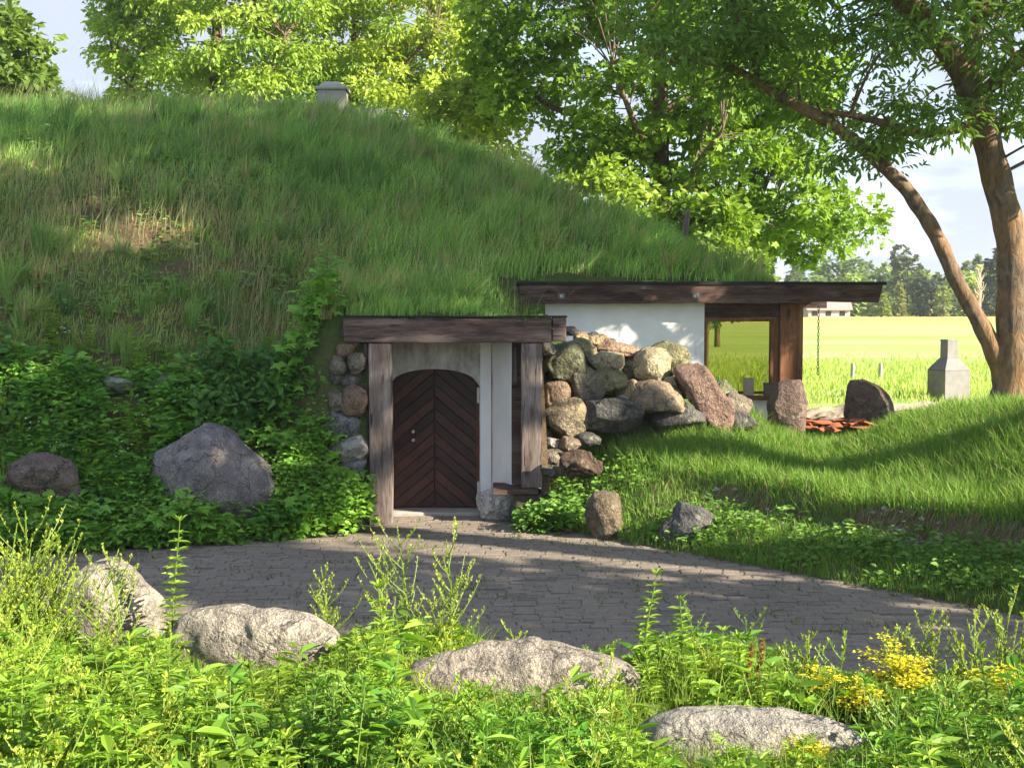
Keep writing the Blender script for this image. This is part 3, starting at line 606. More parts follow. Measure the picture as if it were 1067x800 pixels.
# fascia with an undercut right end
a = Acc(); zt, zb = zpx(297, Yf), zpx(317, Yf); xa, xb = xpx(541, Yf), xpx(919, Yf)
xsn = np.linspace(xa, xb, 60); v = []; 
for k, x in enumerate(xsn):
    f = k / 59; w1 = .010 * math.sin(x * 3.1) * (.5 + .5 * math.sin(x * 7.3))
    dz = .03 * f
    v += [(x + 0, Yf + w1 * .4, zb + dz + w1), (x, Yf + w1 * .4, zt + dz + w1 * .5), (x, Yf + .10, zt + dz + w1 * .5), (x, Yf + .10, zb + dz + w1)]
v = np.array(v); v[-4, 0] -= .07; v[-1, 0] -= .07
q = [[k * 4 + j, k * 4 + (j + 1) % 4, (k + 1) * 4 + (j + 1) % 4, (k + 1) * 4 + j] for k in range(59) for j in range(4)] + [[0, 3, 2, 1], [236, 237, 238, 239]]
a.add(v, np.array(q)[:, ::-1]); a.build('fascia_beam', WOOD_DARK, house)
hbox('beam_end', (xpx(535, Yf), Yf + .02, zpx(304, Yf)), (xpx(540, Yf), Yf + .12, zpx(298, Yf)), WOOD_Z, bev=.006)
hbox('roof_edge', (xpx(538, Yf), Yf - .02, zt + .004), (xb + .04, Yf + .2, zt + .05), FELT, bev=.006, warp=.006)
hbox('roof_deck', (.03, Yf + .11, zt - .10), (xb - .12, 22.5, zt - .02), WOOD_DARK, bev=.004)
hbox('back_beam', (.6, 22.4, zt - .34), (xb - .12, 22.54, zt - .105), WOOD_DARK)
for px in (585, 724): 
    b_ = hbox('bolt_plate', (xpx(px - 3.4, Yf), Yf - .012, zpx(311.5, Yf)), (xpx(px + 3.4, Yf), Yf - .001, zpx(305.5, Yf)), IRON, bev=.002)
    a = Acc(); c_ = W(px, 308.5, Yf - .013); tube(a, [c_ + Vector((0, .004, 0)), c_ - Vector((0, .02, 0))], [.022, .02], 8); a.build('bolt', STEEL, house)
Yw2 = 19.72
hbox('wall', (.45, Yw2, .8), (xpx(733.5, Yw2), Yw2 + .2, zt - .11), PLASTER, bev=.006)
hbox('wall', (xpx(733.5, Yw2) + .002, Yw2 + .01, .8), (xpx(806, Yw2), Yw2 + .19, zpx(417, Yw2)), PLASTER, bev=.006)
hbox('side_wall', (xpx(733.5, Yw2) - .2, Yw2 + .202, .8), (xpx(733.5, Yw2) - .01, 22.38, zt - .11), PLASTER, bev=.006)
hbox('floor_slab', (xpx(733.5, Yw2), Yw2 + .2, .9), (4.35, 22.4, 1.12), CONCRETE, bev=.006)
hbox('corner_post', (xpx(812, Yw2), Yw2 - .02, .85), (xpx(836, Yw2), Yw2 + .30, zb + .02), WOOD_RED, bev=.012)
hbox('corner_post', (xpx(815, 22.1), 22.1, .85), (xpx(833, 22.1), 22.36, zt - .345), WOOD_RED, bev=.012)
hbox('head_beam', (xpx(733.5, Yw2) + .003, Yw2 + .01, zpx(331.4, Yw2)), (xpx(811.5, Yw2), Yw2 + .18, zt - .11), WOOD_DARK)
win = empty('window', (3.2, Yw2, 1.4)); win.parent = house; win.location = Vector((3.2, Yw2, 1.4)) - house.location
def wbox(name, lo, hi, mat, bev=.006):
    a = Acc(); obox(a, lo, hi, bev); return wlink(a, name, mat, win)
wx0, wx1 = xpx(734, Yw2), xpx(811, Yw2); wz0, wz1 = zpx(411, Yw2), zpx(331.5, Yw2)
wbox('frame', (wx1 - .12, Yw2 + .03, wz0), (wx1, Yw2 + .13, wz1), WOOD_RED)
wbox('frame', (wx0 + .004, Yw2 + .03, wz0), (wx0 + .035, Yw2 + .13, wz1), WOOD_RED)
wbox('frame', (wx0 + .037, Yw2 + .03, wz1 - .05), (wx1 - .122, Yw2 + .13, wz1), WOOD_RED)
wbox('frame', (wx0 + .037, Yw2 + .03, wz0), (wx1 - .122, Yw2 + .13, wz0 + .04), WOOD_RED)
wbox('pane', (wx0 + .03, Yw2 + .075, wz0 + .03), (wx1 - .11, Yw2 + .083, wz1 - .04), GLASS, 0)
wbox('sill', (wx0 + .01, Yw2 - .18, zpx(416, Yw2)), (wx1, Yw2 + .028, zpx(411.5, Yw2)), WOOD_RED)
# things on the sill
zs = zpx(411.5, Yw2) + .002
a = Acc(); c_ = (xpx(749, 19.6), 19.62); tube(a, [(c_[0], c_[1], zs + h) for h in (0, .01, .16, .19, .215, .27, .28)], [.03, .036, .036, .028, .014, .013, .014], 12)
tag(a.build('bottle', BOTTLE, None, True), 'small green glass bottle standing on the window sill', 'bottle')
a = Acc(); c_ = (xpx(756, 19.6), 19.62); tube(a, [(c_[0], c_[1], zs + h) for h in (0, .005, .10, .125, .18, .185)], [.03, .034, .034, .02, .018, .02], 12)
tag(a.build('jar', plain('stoneware', (.22, .19, .13), .5), None, True), 'small brown jar beside the green bottle on the window sill', 'jar')
def carton(label, px0, px1, py0, c, depth=.1):
    a = Acc(); x0, x1 = xpx(px0, 19.62), xpx(px1, 19.62); z1 = zpx(py0, 19.62); obox(a, (x0, 19.57, zs), (x1, 19.57 + depth, z1), .006)
    obox(a, (x0 - .006, 19.565, z1 + .001), (x1 + .006, 19.576 + depth, z1 + .018), .004); tag(a.build('box', plain(label.split()[0] + '_card', c, .8)), label, 'box')
carton('greyish tan upright box with a lid on the window sill', 775, 785, 395, (.30, .25, .19))
carton('dark brown low box at the right end of the window sill', 796, 808, 400, (.12, .085, .06))
# rain chain
chain = tag(empty('rain_chain', (xpx(852, 19.6), 19.6, zb)), 'thin rusty chain hanging from the right end of the fascia', 'chain')
k_ = Acc(); 
for j in range(9): 
    al = 2 * math.pi * j / 9; 
z = zb + .01; x = chain.location.x
for j in range(22):
    a = Acc(); zz = z - .025 - j * .047; pts = [(x + (.014 * math.cos(al) if j % 2 else 0), 19.6 + (0 if j % 2 else .014 * math.cos(al)), zz + .03 * math.sin(al)) for al in np.linspace(0, 2 * math.pi, 11)]
    tube(a, pts, .0055, 5, cap=False); a.build('chain_link', IRON if j else STEEL, chain, True)
# garden stove
st = tag(empty('garden_stove', tuple(W(988, 417, 22)), R(-72)), 'grey square garden stove with sloping shoulders and short chimney on the meadow edge', 'stove')
def loft(sections, mat, name, parent):
    a = Acc(); v = []
    for w, z in sections: v += [(-w, -w, z), (w, -w, z), (w, w, z), (-w, w, z)]
    q = [[k * 4 + j, k * 4 + (j + 1) % 4, (k + 1) * 4 + (j + 1) % 4, (k + 1) * 4 + j] for k in range(len(sections) - 1) for j in range(4)] + [[len(v) - 4, len(v) - 3, len(v) - 2, len(v) - 1]]
    a.add(v, q); o = bpy.data.objects.new(name, a.mesh(name)); col.objects.link(o); o.data.materials.append(mat); o.parent = parent
    md = o.modifiers.new('bevel', 'BEVEL'); md.width = .008; md.segments = 2; return o
loft([(.24, -.2), (.24, .49), (.235, .50)], SOOT, 'body', st); loft([(.242, .502), (.235, .515), (.105, .70)], SOOT, 'hood', st); loft([(.10, .702), (.098, .97), (.102, .972), (.102, .99), (.09, 1.0)], SOOT, 'chimney', st)
for dx, dz in ((-.06, .36), (.1, .12)):
    a = Acc(); tube(a, [(-.236, dx, dz), (-.262, dx, dz)], [.02, .018], 8); o = bpy.data.objects.new('knob', a.mesh('knob')); col.objects.link(o); o.data.materials.append(STEEL); o.parent = st
# stone chimney on top of the mound
ch = tag(empty('vent_chimney', tuple(W(347, 114, 25.8))), 'squat stone chimney with a moulded cap on top of the grassy mound', 'chimney')
s_ = 25.0 / FPX
loft([(15 * s_, -.3), (14.5 * s_, .33)], CONCRETE, 'shaft', ch); loft([(17 * s_, .332), (17.5 * s_, .36), (17 * s_, .39)], CONCRETE, 'cap', ch); loft([(13 * s_, .392), (12.5 * s_, .43), (7 * s_, .50)], CONCRETE, 'crown', ch)
a = Acc(); p = W(380, 113, 25.6); obox(a, (p.x - .3, p.y - .1, p.z - .3), (p.x + .35, p.y + .5, p.z - .02), .02); tag(a.build('stone_slab', CONCRETE), 'flat pale stone slab in the grass right of the mound chimney', 'slab')
# broken wooden post on the ridge
a = Acc(); p = W(712, 262, 21.7); tube(a, [p, p + Vector((.02, 0, .3)), p + Vector((.07, 0, .62)), p + Vector((.09, 0, .66))], [.06, .055, .045, .02], 8); tube(a, [p + Vector((.03, 0, .42)), p + Vector((-.1, 0, .55))], [.03, .012], 6)
tag(a.build('broken_post', WOOD_Z), 'short broken pale wooden post at the ridge below the maple', 'post')
# tile pile, path
pile = tag(empty('tile_pile', tuple(W(866, 447, 18.9))), 'low heap of broken reddish roof tiles between the two standing stones', 'tiles')
for k in range(46):
    a = Acc(); w, l = random.uniform(.10, .2), random.uniform(.14, .26)
    v = [(-w / 2, y, 0) for y in (-l / 2, l / 2)]; v = []
    for x in np.linspace(-1, 1, 4): v += [(x * w / 2, -l / 2, .010 * (1 - x * x)), (x * w / 2, l / 2, .010 * (1 - x * x)), (x * w / 2, l / 2, .010 * (1 - x * x) - .015), (x * w / 2, -l / 2, .010 * (1 - x * x) - .015)]
    q = [[i * 4 + j, i * 4 + (j + 1) % 4, (i + 1) * 4 + (j + 1) % 4, (i + 1) * 4 + j] for i in range(3) for j in range(4)] + [[0, 1, 2, 3], [15, 14, 13, 12]]
    a.add(v, q); o = a.build('tile', TERRACOTTA); o.parent = pile
    o.location = (random.uniform(-.45, .45), random.uniform(-.5, .4), .02 + .13 * random.random()); o.rotation_euler = (random.gauss(0, .16), random.gauss(0, .16), random.uniform(0, 6.28))
a = Acc(); xs = np.linspace(4.1, 8.2, 80); v = []
for x in xs: 
    for y in np.linspace(19.75, 21.0, 26): yy = y + .12 * math.sin(x * 2); v.append((x, yy, float(H(x, yy)) + .022))
q = [[i * 26 + j, (i + 1) * 26 + j, (i + 1) * 26 + j + 1, i * 26 + j + 1] for i in range(79) for j in range(25)]
a.add(v, q); tag(a.build('path', plain('pale_gravel', (.42, .36, .28), .95, .1, 0, 30, .35)), kind='structure')
for k, (px, lb) in enumerate(((888, 'left one of two short pale stakes in the meadow'), (917, 'right one of two short pale stakes in the meadow'))):
    a = Acc(); p = W(px, 396, 28); tube(a, [p - Vector((0, 0, .1)), p + Vector((.01, 0, .28)), p + Vector((.01, 0, .36))], [.045, .045, .03], 7); tag(a.build('stake', plain('pale_stake', (.45, .41, .34), .8)), lb, 'stake', 'stakes in the meadow')

# ------------------------------------------------------------------ trees
def in_poly(px, py, poly):
    ins = np.zeros(len(px), bool); n = len(poly)
    for i in range(n):
        (x0, y0), (x1, y1) = poly[i], poly[i - 1]
        ins ^= ((y0 > py) != (y1 > py)) & (px < (x1 - x0) * (py - y0) / (y1 - y0 + 1e-9) + x0)
    return ins
def crown_points(poly, Y, depth, n, seed):
    """cluster centres inside a crown whose outline (in metres, x/z) is poly, spread through its depth"""
    r = np.random.default_rng(seed); pa = np.array(poly); lo, hi = pa.min(0), pa.max(0); out = []
    while len(out) < n:
        p = r.uniform(lo, hi, (n * 3, 2)); p = p[in_poly(p[:, 0], p[:, 1], poly)]
        for a in p:
            e = min(np.hypot(*(a - (pa[i - 1] + np.clip(np.dot(a - pa[i - 1], pa[i] - pa[i - 1]) / max(1e-6, np.dot(pa[i] - pa[i - 1], pa[i] - pa[i - 1])), 0, 1) * (pa[i] - pa[i - 1])))) for i in range(len(pa)))
            dd = depth * min(1, math.sqrt(e / (depth * .8) + .05)); out.append((a[0], Y + r.uniform(-1, 1) * dd, a[1]))
    return np.array(out[:n])
def foliage(acc, C, rad, per, size, c0, c1, seed, tpl=LEAF2, droop=.35, flat=.6, wr=.75):
    r = np.random.default_rng(seed); n = len(C) * per
    cc = np.repeat(C, per, 0); rr = np.repeat(r.uniform(.6, 1.25, len(C)) * rad, per)
    o = norm(r.normal(size=(n, 3))) * (r.random((n, 1)) ** .45) * rr[:, None]; o[:, 2] *= flat
    P = cc + o; D = norm(o) * np.array([1, 1, .4]) + r.normal(size=(n, 3)) * .55; D[:, 2] -= droop
    N = r.normal(size=(n, 3)) * .75 + np.array([.1, -.2, .8])
    k = np.repeat(r.random(len(C)), per) * .6 + r.random(n) * .4; col_ = np.array(c0)[None] * (1 - k[:, None]) + np.array(c1)[None] * k[:, None]
    L = size * r.uniform(.45, 1.4, n); leaves(acc, P, D, N, L, L * wr, col_, tpl)
def tree(label, name, trunk, limbs, clusters, rad, per, size, c0, c1, seed, tpl=LEAF2, droop=.35, group=None, extra=None, twig=.018, flat=.6, attach=None, wr=.75, bark=None):
    """trunk: list (x,y,z,r); limbs: lists of the same; clusters: (n,3) centres of leaf sprays, each fed by a twig"""
    root = tag(empty(name, tuple(trunk[0][:3])), label, 'tree', group); t = Acc(); allp = []
    for pl in [trunk] + limbs:
        p = spline(np.array(pl), max(8, 5 * len(pl))); rd = p[:, 3].copy()
        p[:, :3] += .10 * p[:, 3:4] * np.random.default_rng(seed).normal(size=(len(p), 3)) * .5; p = p if len(pl) < 3 else np.concatenate([p[:1], (p[:-2] + 2 * p[1:-1] + p[2:]) / 4, p[-1:]]); rd = p[:, 3] * (1 + .05 * np.sin(np.arange(len(p)) * 1.7 + seed))
        tube(t, p[:, :3], rd, 9); allp.append(p)
    ap = np.concatenate(allp)
    for c in clusters:
        m = ap[ap[:, 2] < c[2] + .3] if (ap[:, 2] < c[2] + .3).any() else ap
        i = np.argmin(np.linalg.norm(m[:, :3] - c, axis=1) + .25 * np.maximum(0, m[:, 3] - .1)); b = m[i, :3]; mid = (b + c) / 2 + np.array([0, 0, .12 * np.linalg.norm(c - b)])
        L = np.linalg.norm(c - b); r0 = min(m[i, 3] * .7, twig * (.6 + .45 * L)); tube(t, spline(np.array([b, mid, c]), 6), np.linspace(r0, .006, 6), 5, cap=False)
    t.build('trunk', bark or BARK, root, True)
    f = Acc(); foliage(f, clusters, rad, per, size, c0, c1, seed + 1, tpl, droop, flat, wr)
    if extra: extra(f)
    f.build('crown', LEAF, root); return root
def mpoly(pp, Y): return [(W(a, b, Y).x, W(a, b, Y).z) for a, b in pp]
def mline(pp, Y): return [(*((lambda w: (w.x, w.y + (q[4] if len(q) > 4 else 0), w.z))(W(q[0], q[1], Y))), q[2]) for q in pp]
# maple behind the garden house
YM = 30
mp = mpoly([(492, -30), (498, 50), (515, 110), (560, 150), (585, 195), (630, 205), (665, 185), (700, 200), (740, 255), (790, 285), (850, 268), (908, 250), (890, 205), (850, 175), (862, 60), (850, -160), (700, -240), (540, -160)], YM)
cl = crown_points(mp, YM, 3.6, 470, 21)
tr = [(W(690, 160, YM).x, YM, 1.0, .26), (W(690, 160, YM).x, YM, 3.2, .22), (W(688, 100, YM).x, YM, 7.4, .17), (W(680, -60, YM).x, YM, 11, .10), (W(684, -200, YM).x, YM, 14, .04)]
lb = [mline([(690, 170, .12), (640, 130, .09), (570, 110, .06), (520, 60, .03)], YM), mline([(690, 190, .12), (750, 200, .09), (820, 230, .06), (890, 240, .03)], YM), mline([(689, 120, .11), (740, 80, .08), (800, 20, .05), (840, -60, .03)], YM), mline([(688, 90, .1), (630, 40, .07), (570, -40, .03)], YM),
      [(3.3, YM, 4.2, .1), (3.8, YM - 1.5, 5.5, .07), (4.2, YM - 3, 6.2, .03)], [(3.3, YM, 5.2, .1), (2.6, YM - 1.6, 6.4, .07), (2.0, YM - 3, 7.4, .03)]]
tree('broad green maple rising behind the ridge and the garden house', 'maple_tree', tr, lb, cl, .58, 98, .165, (.085, .19, .025), (.28, .43, .05), 31, LOBED, .35, wr=.8)
ps = mpoly([(722, 200), (722, 346), (748, 352), (778, 343), (790, 300), (780, 200)], 50)
xq = W(748, 300, 50).x
tree('small tree on the meadow seen through the window of the garden house', 'young_tree', [(xq, 50, 1.0, .12), (xq, 50, 2.2, .10), (xq + .1, 50, 4.5, .06), (xq, 50, 6.6, .02)], [], crown_points(ps, 50, 1.0, 60, 26), .45, 60, .2, (.05, .12, .02), (.13, .24, .03), 36)
def shrub(label, pp, Y, n, seed, c0, c1, cat_y=1.0):
    pl = mpoly(pp, Y); xm = sum(p[0] for p in pl) / len(pl); z0 = float(H(xm, Y))
    tree(label, 'shrub', [(xm, Y, z0 - .1, .06), (xm, Y, z0 + .6, .05), (xm + .1, Y, max(p[1] for p in pl) - .4, .02)], [], crown_points(pl, Y, 1.2, n, seed), .42, 80, .15, c0, c1, seed, LEAF2, .3, 'shrubs behind the ridge')
shrub('bright yellow green shrub behind the ridge, left one below the maple', [(585, 250), (590, 190), (630, 168), (660, 178), (690, 205), (700, 280)], 27.5, 70, 51, (.14, .26, .03), (.34, .46, .06))
shrub('yellow green shrub behind the ridge near the broken post', [(690, 290), (700, 215), (735, 196), (770, 225), (790, 300)], 27, 60, 52, (.10, .21, .03), (.27, .40, .05))
shrub('pale sunlit shrub behind the right shoulder of the mound', [(430, 180), (440, 105), (480, 80), (530, 105), (550, 190)], 33, 80, 53, (.18, .29, .04), (.42, .52, .08))
# trees behind the mound
YL = 44
c0, c1 = (.15, .28, .04), (.40, .52, .08)
pa = mpoly([(98, 60), (108, 98), (130, 150), (330, 150), (345, 40), (335, -160), (230, -230), (118, -140), (120, -10)], YL)
tree('sunlit yellowish green ash tree behind the mound crest, left of the chimney', 'ash_tree', [(-10, YL, 1, .35), (-9.9, YL, 5, .28), (-9.6, YL, 10, .2), (-9.4, YL, 15, .1), (-9.3, YL, 19, .04)],
     [[(-9.8, YL, 6, .15), (-11.5, YL - 1, 9, .08), (-12.6, YL - 1, 10, .03)], [(-9.7, YL, 7, .15), (-8, YL - 1, 9.5, .08), (-7, YL - 2, 11, .03)]], crown_points(pa, YL, 4, 400, 22), .72, 150, .215, c0, c1, 32, LEAF2, .6, wr=.5)
pb = mpoly([(330, -120), (400, -160), (470, -80), (478, 10), (505, 55), (530, 110), (520, 160), (330, 160), (338, 60)], YL + 2)
bx0 = W(366, 80, YL + 2).x
tree('sunlit yellow green tree with a thin straight trunk behind the mound chimney', 'ash_tree', [(bx0, YL + 2, 1, .25), (bx0 - .05, YL + 2, 6, .2), (bx0 + .1, YL + 2, 11, .15), (bx0 + .25, YL + 2, 15, .05)],
     [[(bx0, YL + 2, 8, .1), (bx0 + 1.8, YL + 1, 10.5, .06), (bx0 + 3, YL, 11.5, .02)], [(bx0, YL + 2, 7, .1), (bx0 + 2.2, YL + 1, 8.4, .06), (bx0 + 4, YL, 8.6, .02)]], crown_points(pb, YL + 2, 3.2, 240, 23), .72, 150, .215, c0, (.46, .54, .08), 33, LEAF2, .6, wr=.5)
pc = mpoly([(-160, -20), (-60, -10), (5, 12), (34, 45), (50, 78), (40, 120), (-160, 140)], 36)
tree('darker tree cut by the left edge beyond the mound', 'oak_tree', [(-15.6, 36, 1, .3), (-15.6, 36, 6, .2), (-15.4, 36, 10, .05)], [], crown_points(pc, 36, 2.5, 170, 24), .65, 90, .24, (.07, .14, .025), (.18, .27, .04), 34, LEAF2, .3)
# leaning tree on the right
YT = 18.0
main = mline([(1050, 440, .33), (1056, 385, .27), (1056, 310, .235), (1054, 245, .22), (1036, 175, .21), (1016, 105, .19), (985, 50, .17), (945, 5, .14), (890, -60, .10), (850, -150, .05)], YT)
main = [(q[0], q[1], q[2], q[3] * .92) for q in main]
left = mline([(1050, 415, .2), (1040, 375, .19), (1022, 338, .155), (1000, 298, .14), (982, 258, .135), (962, 222, .135), (938, 190, .125), (905, 160, .115), (868, 130, .105), (828, 108, .10), (800, 92, .085), (783, 60, .06), (765, 5, .045), (745, -60, .03)], YT); left = [(q[0], q[1], q[2], q[3] * .76) for q in left]
l2 = mline([(1018, 115, .13), (1012, 60, .12), (1025, 0, .10), (1050, -90, .06)], YT); l3 = mline([(1020, 128, .07), (960, 140, .06), (905, 124, .05), (860, 116, .03)], YT - .1)
l4 = mline([(815, 100, .06), (760, 70, .045), (700, 62, .03), (660, 50, .015)], YT); l5 = [(main[5][0], YT, main[5][2], .1), (main[5][0] + 1.2, YT - 1, main[5][2] + 1.2, .07), (main[5][0] + 2.4, YT - 2, main[5][2] + 1.8, .03)]
l6 = [(main[6][0], YT, main[6][2], .1), (main[6][0] - .8, YT + 1.6, main[6][2] + 1.4, .07), (main[6][0] - 1.4, YT + 3, main[6][2] + 2, .03)]
l7 = [(main[6][0], YT, main[6][2], .1), (main[6][0] - 1.2, YT - 1.2, main[6][2] + .9, .07), (main[6][0] - 2.2, YT - 2.2, main[6][2] + 1, .03)]
pr = mpoly([(640, -40), (660, 40), (700, 75), (760, 70), (800, 120), (850, 140), (880, 165), (940, 158), (985, 150), (1000, 120), (1040, 110), (1090, 175), (1160, 160), (1180, -60), (1120, -260), (900, -300), (720, -200)], YT)
clr = crown_points(pr, YT, 3.0, 430, 25)
keep = []
for c in clr:
    px, py = to_px(*c)
    keep.append(py < 150 + 20 * math.sin(px * .05) and not (980 < px < 1015 and 40 < py < 100))
clr = clr[np.array(keep)]
hang = np.array([W(1035, 238, YT - .3)[:], W(1062, 190, YT - .4)[:], W(876, 150, YT - .5)[:], W(905, 158, YT + .3)[:], W(925, 148, YT)[:], W(860, 172, YT)[:]])
tree('leaning tree with two warm brown stems and dark overhanging leaves at right', 'leaning_tree', main, [left, l2, l3, l4, l5, l6, l7], np.concatenate([clr, hang[2:]]), .5, 95, .13, (.09, .18, .04), (.23, .37, .07), 35, LANCE, .55, wr=.38, bark=BARK_WARM)
# unseen big trees right of the frame, crowns shaped to shade mound and paving
def big_tree(label, x, y, z0, z1, rad, n, seed, sun_gap=None):
    r = np.random.default_rng(seed); C = norm(r.normal(size=(n, 3))) * (r.random((n, 1)) ** .38) * np.array([rad, rad, (z1 - z0) / 2]) + np.array([x, y, (z0 + z1) / 2])
    for gp in sun_gap or (): qq = C[:, 0] * math.cos(SUN_AZ) + C[:, 1] * math.sin(SUN_AZ); C = C[~((qq > gp[0]) & (qq < gp[1]) & (C[:, 2] > gp[2]) & (C[:, 2] < gp[3]))]  # clusters cut out along the sun's path to let sun patches through
    tree(label, 'lime_tree', [(x, y, .8, .4), (x, y, z0, .32), (x + .2, y, (z0 + z1) / 2, .22), (x, y, z1 - 1, .06)], [], C, .7, 42, .32, (.05, .10, .02), (.11, .18, .03), seed, LEAF2, .3, 'lime trees right of the picture')
big_tree('tall lime tree right of the picture, nearest the viewer', 12.2, 6.0, 3.4, 12.5, 2.35, 170, 41, [(12.1, 14, 5.5, 9.6)])
big_tree('tall lime tree right of the picture, middle one', 11.2, 12.0, 6.4, 18.5, 2.5, 150, 42, [(15.1, 17.3, 6.1, 8.9), (12.8, 14.5, 4.5, 7.8), (14.1, 15.8, 8.5, 10.3), (13.9, 15.6, 11.9, 13.9)])
big_tree('high crowned lime tree right of the picture, added to shade the mound', 14.3, 7.6, 9.8, 17.5, 2.4, 130, 44, [(13.9, 15.7, 14.2, 16.4)])  # extra crown added to keep sun off the left of the mound
big_tree('tall lime tree right of the picture, farthest one', 12.5, 15.6, 7.0, 20.5, 2.8, 190, 43, [(18.0, 19.9, 9.2, 11.8)])

# ------------------------------------------------------------------ far wood
def far_tree(acc, x, y, h, w, c0, c1, kind, seed):
    r = np.random.default_rng(seed); n = 260
    u = r.random(n)
    if kind == 'spruce': z = .05 + .95 * u; rr = w * .5 * (1 - z) ** .85 * (.55 + .45 * np.abs(np.sin(z * 28)))
    elif kind == 'pine': z = .45 + .55 * u; rr = w * .5 * np.sqrt(np.maximum(.02, 1 - ((z - .7) / .32) ** 2))
    else: z = .02 + .98 * u; rr = w * .5 * np.sqrt(np.maximum(.03, 1 - ((z - .45) / .56) ** 2)) * (.8 + .3 * np.sin(z * 17 + seed))
    a = r.uniform(0, 6.28, n); q = np.sqrt(r.random(n)) * .5 + .5
    P = np.stack([x + rr * q * np.cos(a), y + rr * q * np.sin(a), FIELD + z * h], 1)
    D = np.stack([np.cos(a), np.sin(a), r.normal(size=n) * .5 - .2], 1); N = np.stack([np.cos(a) * .6, np.sin(a) * .6, np.ones(n)], 1) + r.normal(size=(n, 3)) * .4
    k = r.random((n, 1)); leaves(acc, P, D, N, r.uniform(.5, 1.1, n) * w * .20 + .28, .9 * (w * .18 + .22), np.array(c0) * (1 - k) + np.array(c1) * k)
fr = np.random.default_rng(5); wood = Acc()
for k in range(240):
    x = fr.uniform(-60, 190); y = fr.uniform(186, 225); kind = fr.choice(['round', 'round', 'pine', 'spruce']); h = fr.uniform(4.6, 7.6) + (y - 186) * .045
    g = fr.uniform(.8, 1.2); dk = kind != 'round'
    far_tree(wood, x, y, h * (1.12 if dk else .95), fr.uniform(3.5, 6) if kind == 'round' else fr.uniform(2.6, 4), np.array((.13, .21, .09) if dk else (.25, .38, .11)) * g, np.array((.21, .30, .13) if dk else (.44, .55, .18)) * g, kind, 300 + k)
tag(wood.build('far_wood', LEAF), 'hazy mixed wood along the far side of the meadow', 'wood', kind='stuff')
for lb, px, kind, hh, ww, ca, cb, Y in (
    ('dark blue green round spruce before the far wood', 967, 'round', 5.0, 3.6, (.035, .06, .045), (.06, .09, .06), 182), ('tall dark spruce at the right end of the far wood', 1040, 'spruce', 9.2, 4.4, (.03, .055, .035), (.06, .09, .05), 182),
    ('slim dark spruce left of the right-hand stem', 1028, 'spruce', 7.6, 3.0, (.035, .06, .035), (.07, .10, .05), 183), ('pale yellow green bush before the dark round spruce', 982, 'round', 4.0, 1.9, (.16, .22, .06), (.26, .31, .09), 179),
    ('small light green pointed tree in the far wood', 937, 'spruce', 4.4, 2.0, (.17, .21, .06), (.26, .30, .09), 180), ('low pale green pointed bush by the end of the fascia', 918, 'spruce', 3.0, 2.8, (.17, .24, .06), (.26, .33, .08), 179),
    ('olive green broad pine below the tallest far crown', 945, 'pine', 8.2, 3.4, (.07, .10, .05), (.12, .15, .07), 184), ('tall thin crowned pine rising above the far wood', 958 - 20, 'pine', 10.4, 2.8, (.07, .09, .06), (.11, .13, .08), 200)):
    p = W(px, 329, Y); root = tag(empty('far_tree', (p.x, Y, FIELD)), lb, 'tree', 'single trees along the far wood'); a = Acc(); far_tree(a, p.x, Y, hh, ww, ca, cb, kind, int(px)); a.build('crown', LEAF, root)
    t = Acc(); tube(t, [(p.x, Y, FIELD - .2), (p.x, Y, FIELD + hh * .8)], [.18, .06], 6); t.build('trunk', BARK, root)
p = W(1020, 329, 180); root = tag(empty('bare_tree', (p.x, 180, FIELD)), 'bare pale dead tree standing before the far wood', 'tree'); t = Acc(); r_ = random.Random(4)
tube(t, [(p.x, 180, FIELD), (p.x + .1, 180, 5), (p.x, 180, 7.9)], [.25, .18, .04], 6, (1, 1, 1))
for k in range(26):
    z = r_.uniform(2.8, 7); sx = r_.choice((-1, 1)) * r_.uniform(.4, 1.3) * (1.2 - z / 9); tube(t, [(p.x + .05, 180, z), (p.x + sx * .6, 180 + r_.uniform(-.4, .4), z + .5), (p.x + sx, 180, z + 1.3)], [.09, .06, .02], 4)
t.build('trunk', plain('pale_deadwood', (.42, .36, .26), .9), root)
hs = tag(empty('far_house', tuple(W(862, 329, 176))), 'small white house with a pinkish grey roof below the fascia, far across the meadow', 'house')
a = Acc(); obox(a, (-2.8, -1.5, -.6), (2.6, 1.5, .9), .02); o = a.build('wall', plain('grey_limewash', (.40, .38, .35), .9)); o.parent = hs
a = Acc(); a.add([(-3.1, -1.9, .75), (2.9, -1.9, .75), (2.9, 0, 2.5), (-3.1, 0, 2.5), (-3.1, 1.9, .75), (2.9, 1.9, .75)], [[0, 1, 2, 3], [3, 2, 5, 4]], [[0, 3, 4], [1, 5, 2]]); o = a.build('roof', plain('tin_roof', (.30, .23, .21), .7)); o.parent = hs
for x in (-2, -.2, 1.6): a = Acc(); obox(a, (x - .35, -1.55, 0), (x + .35, -1.5, .6), .01); o = a.build('window', FELT); o.parent = hs

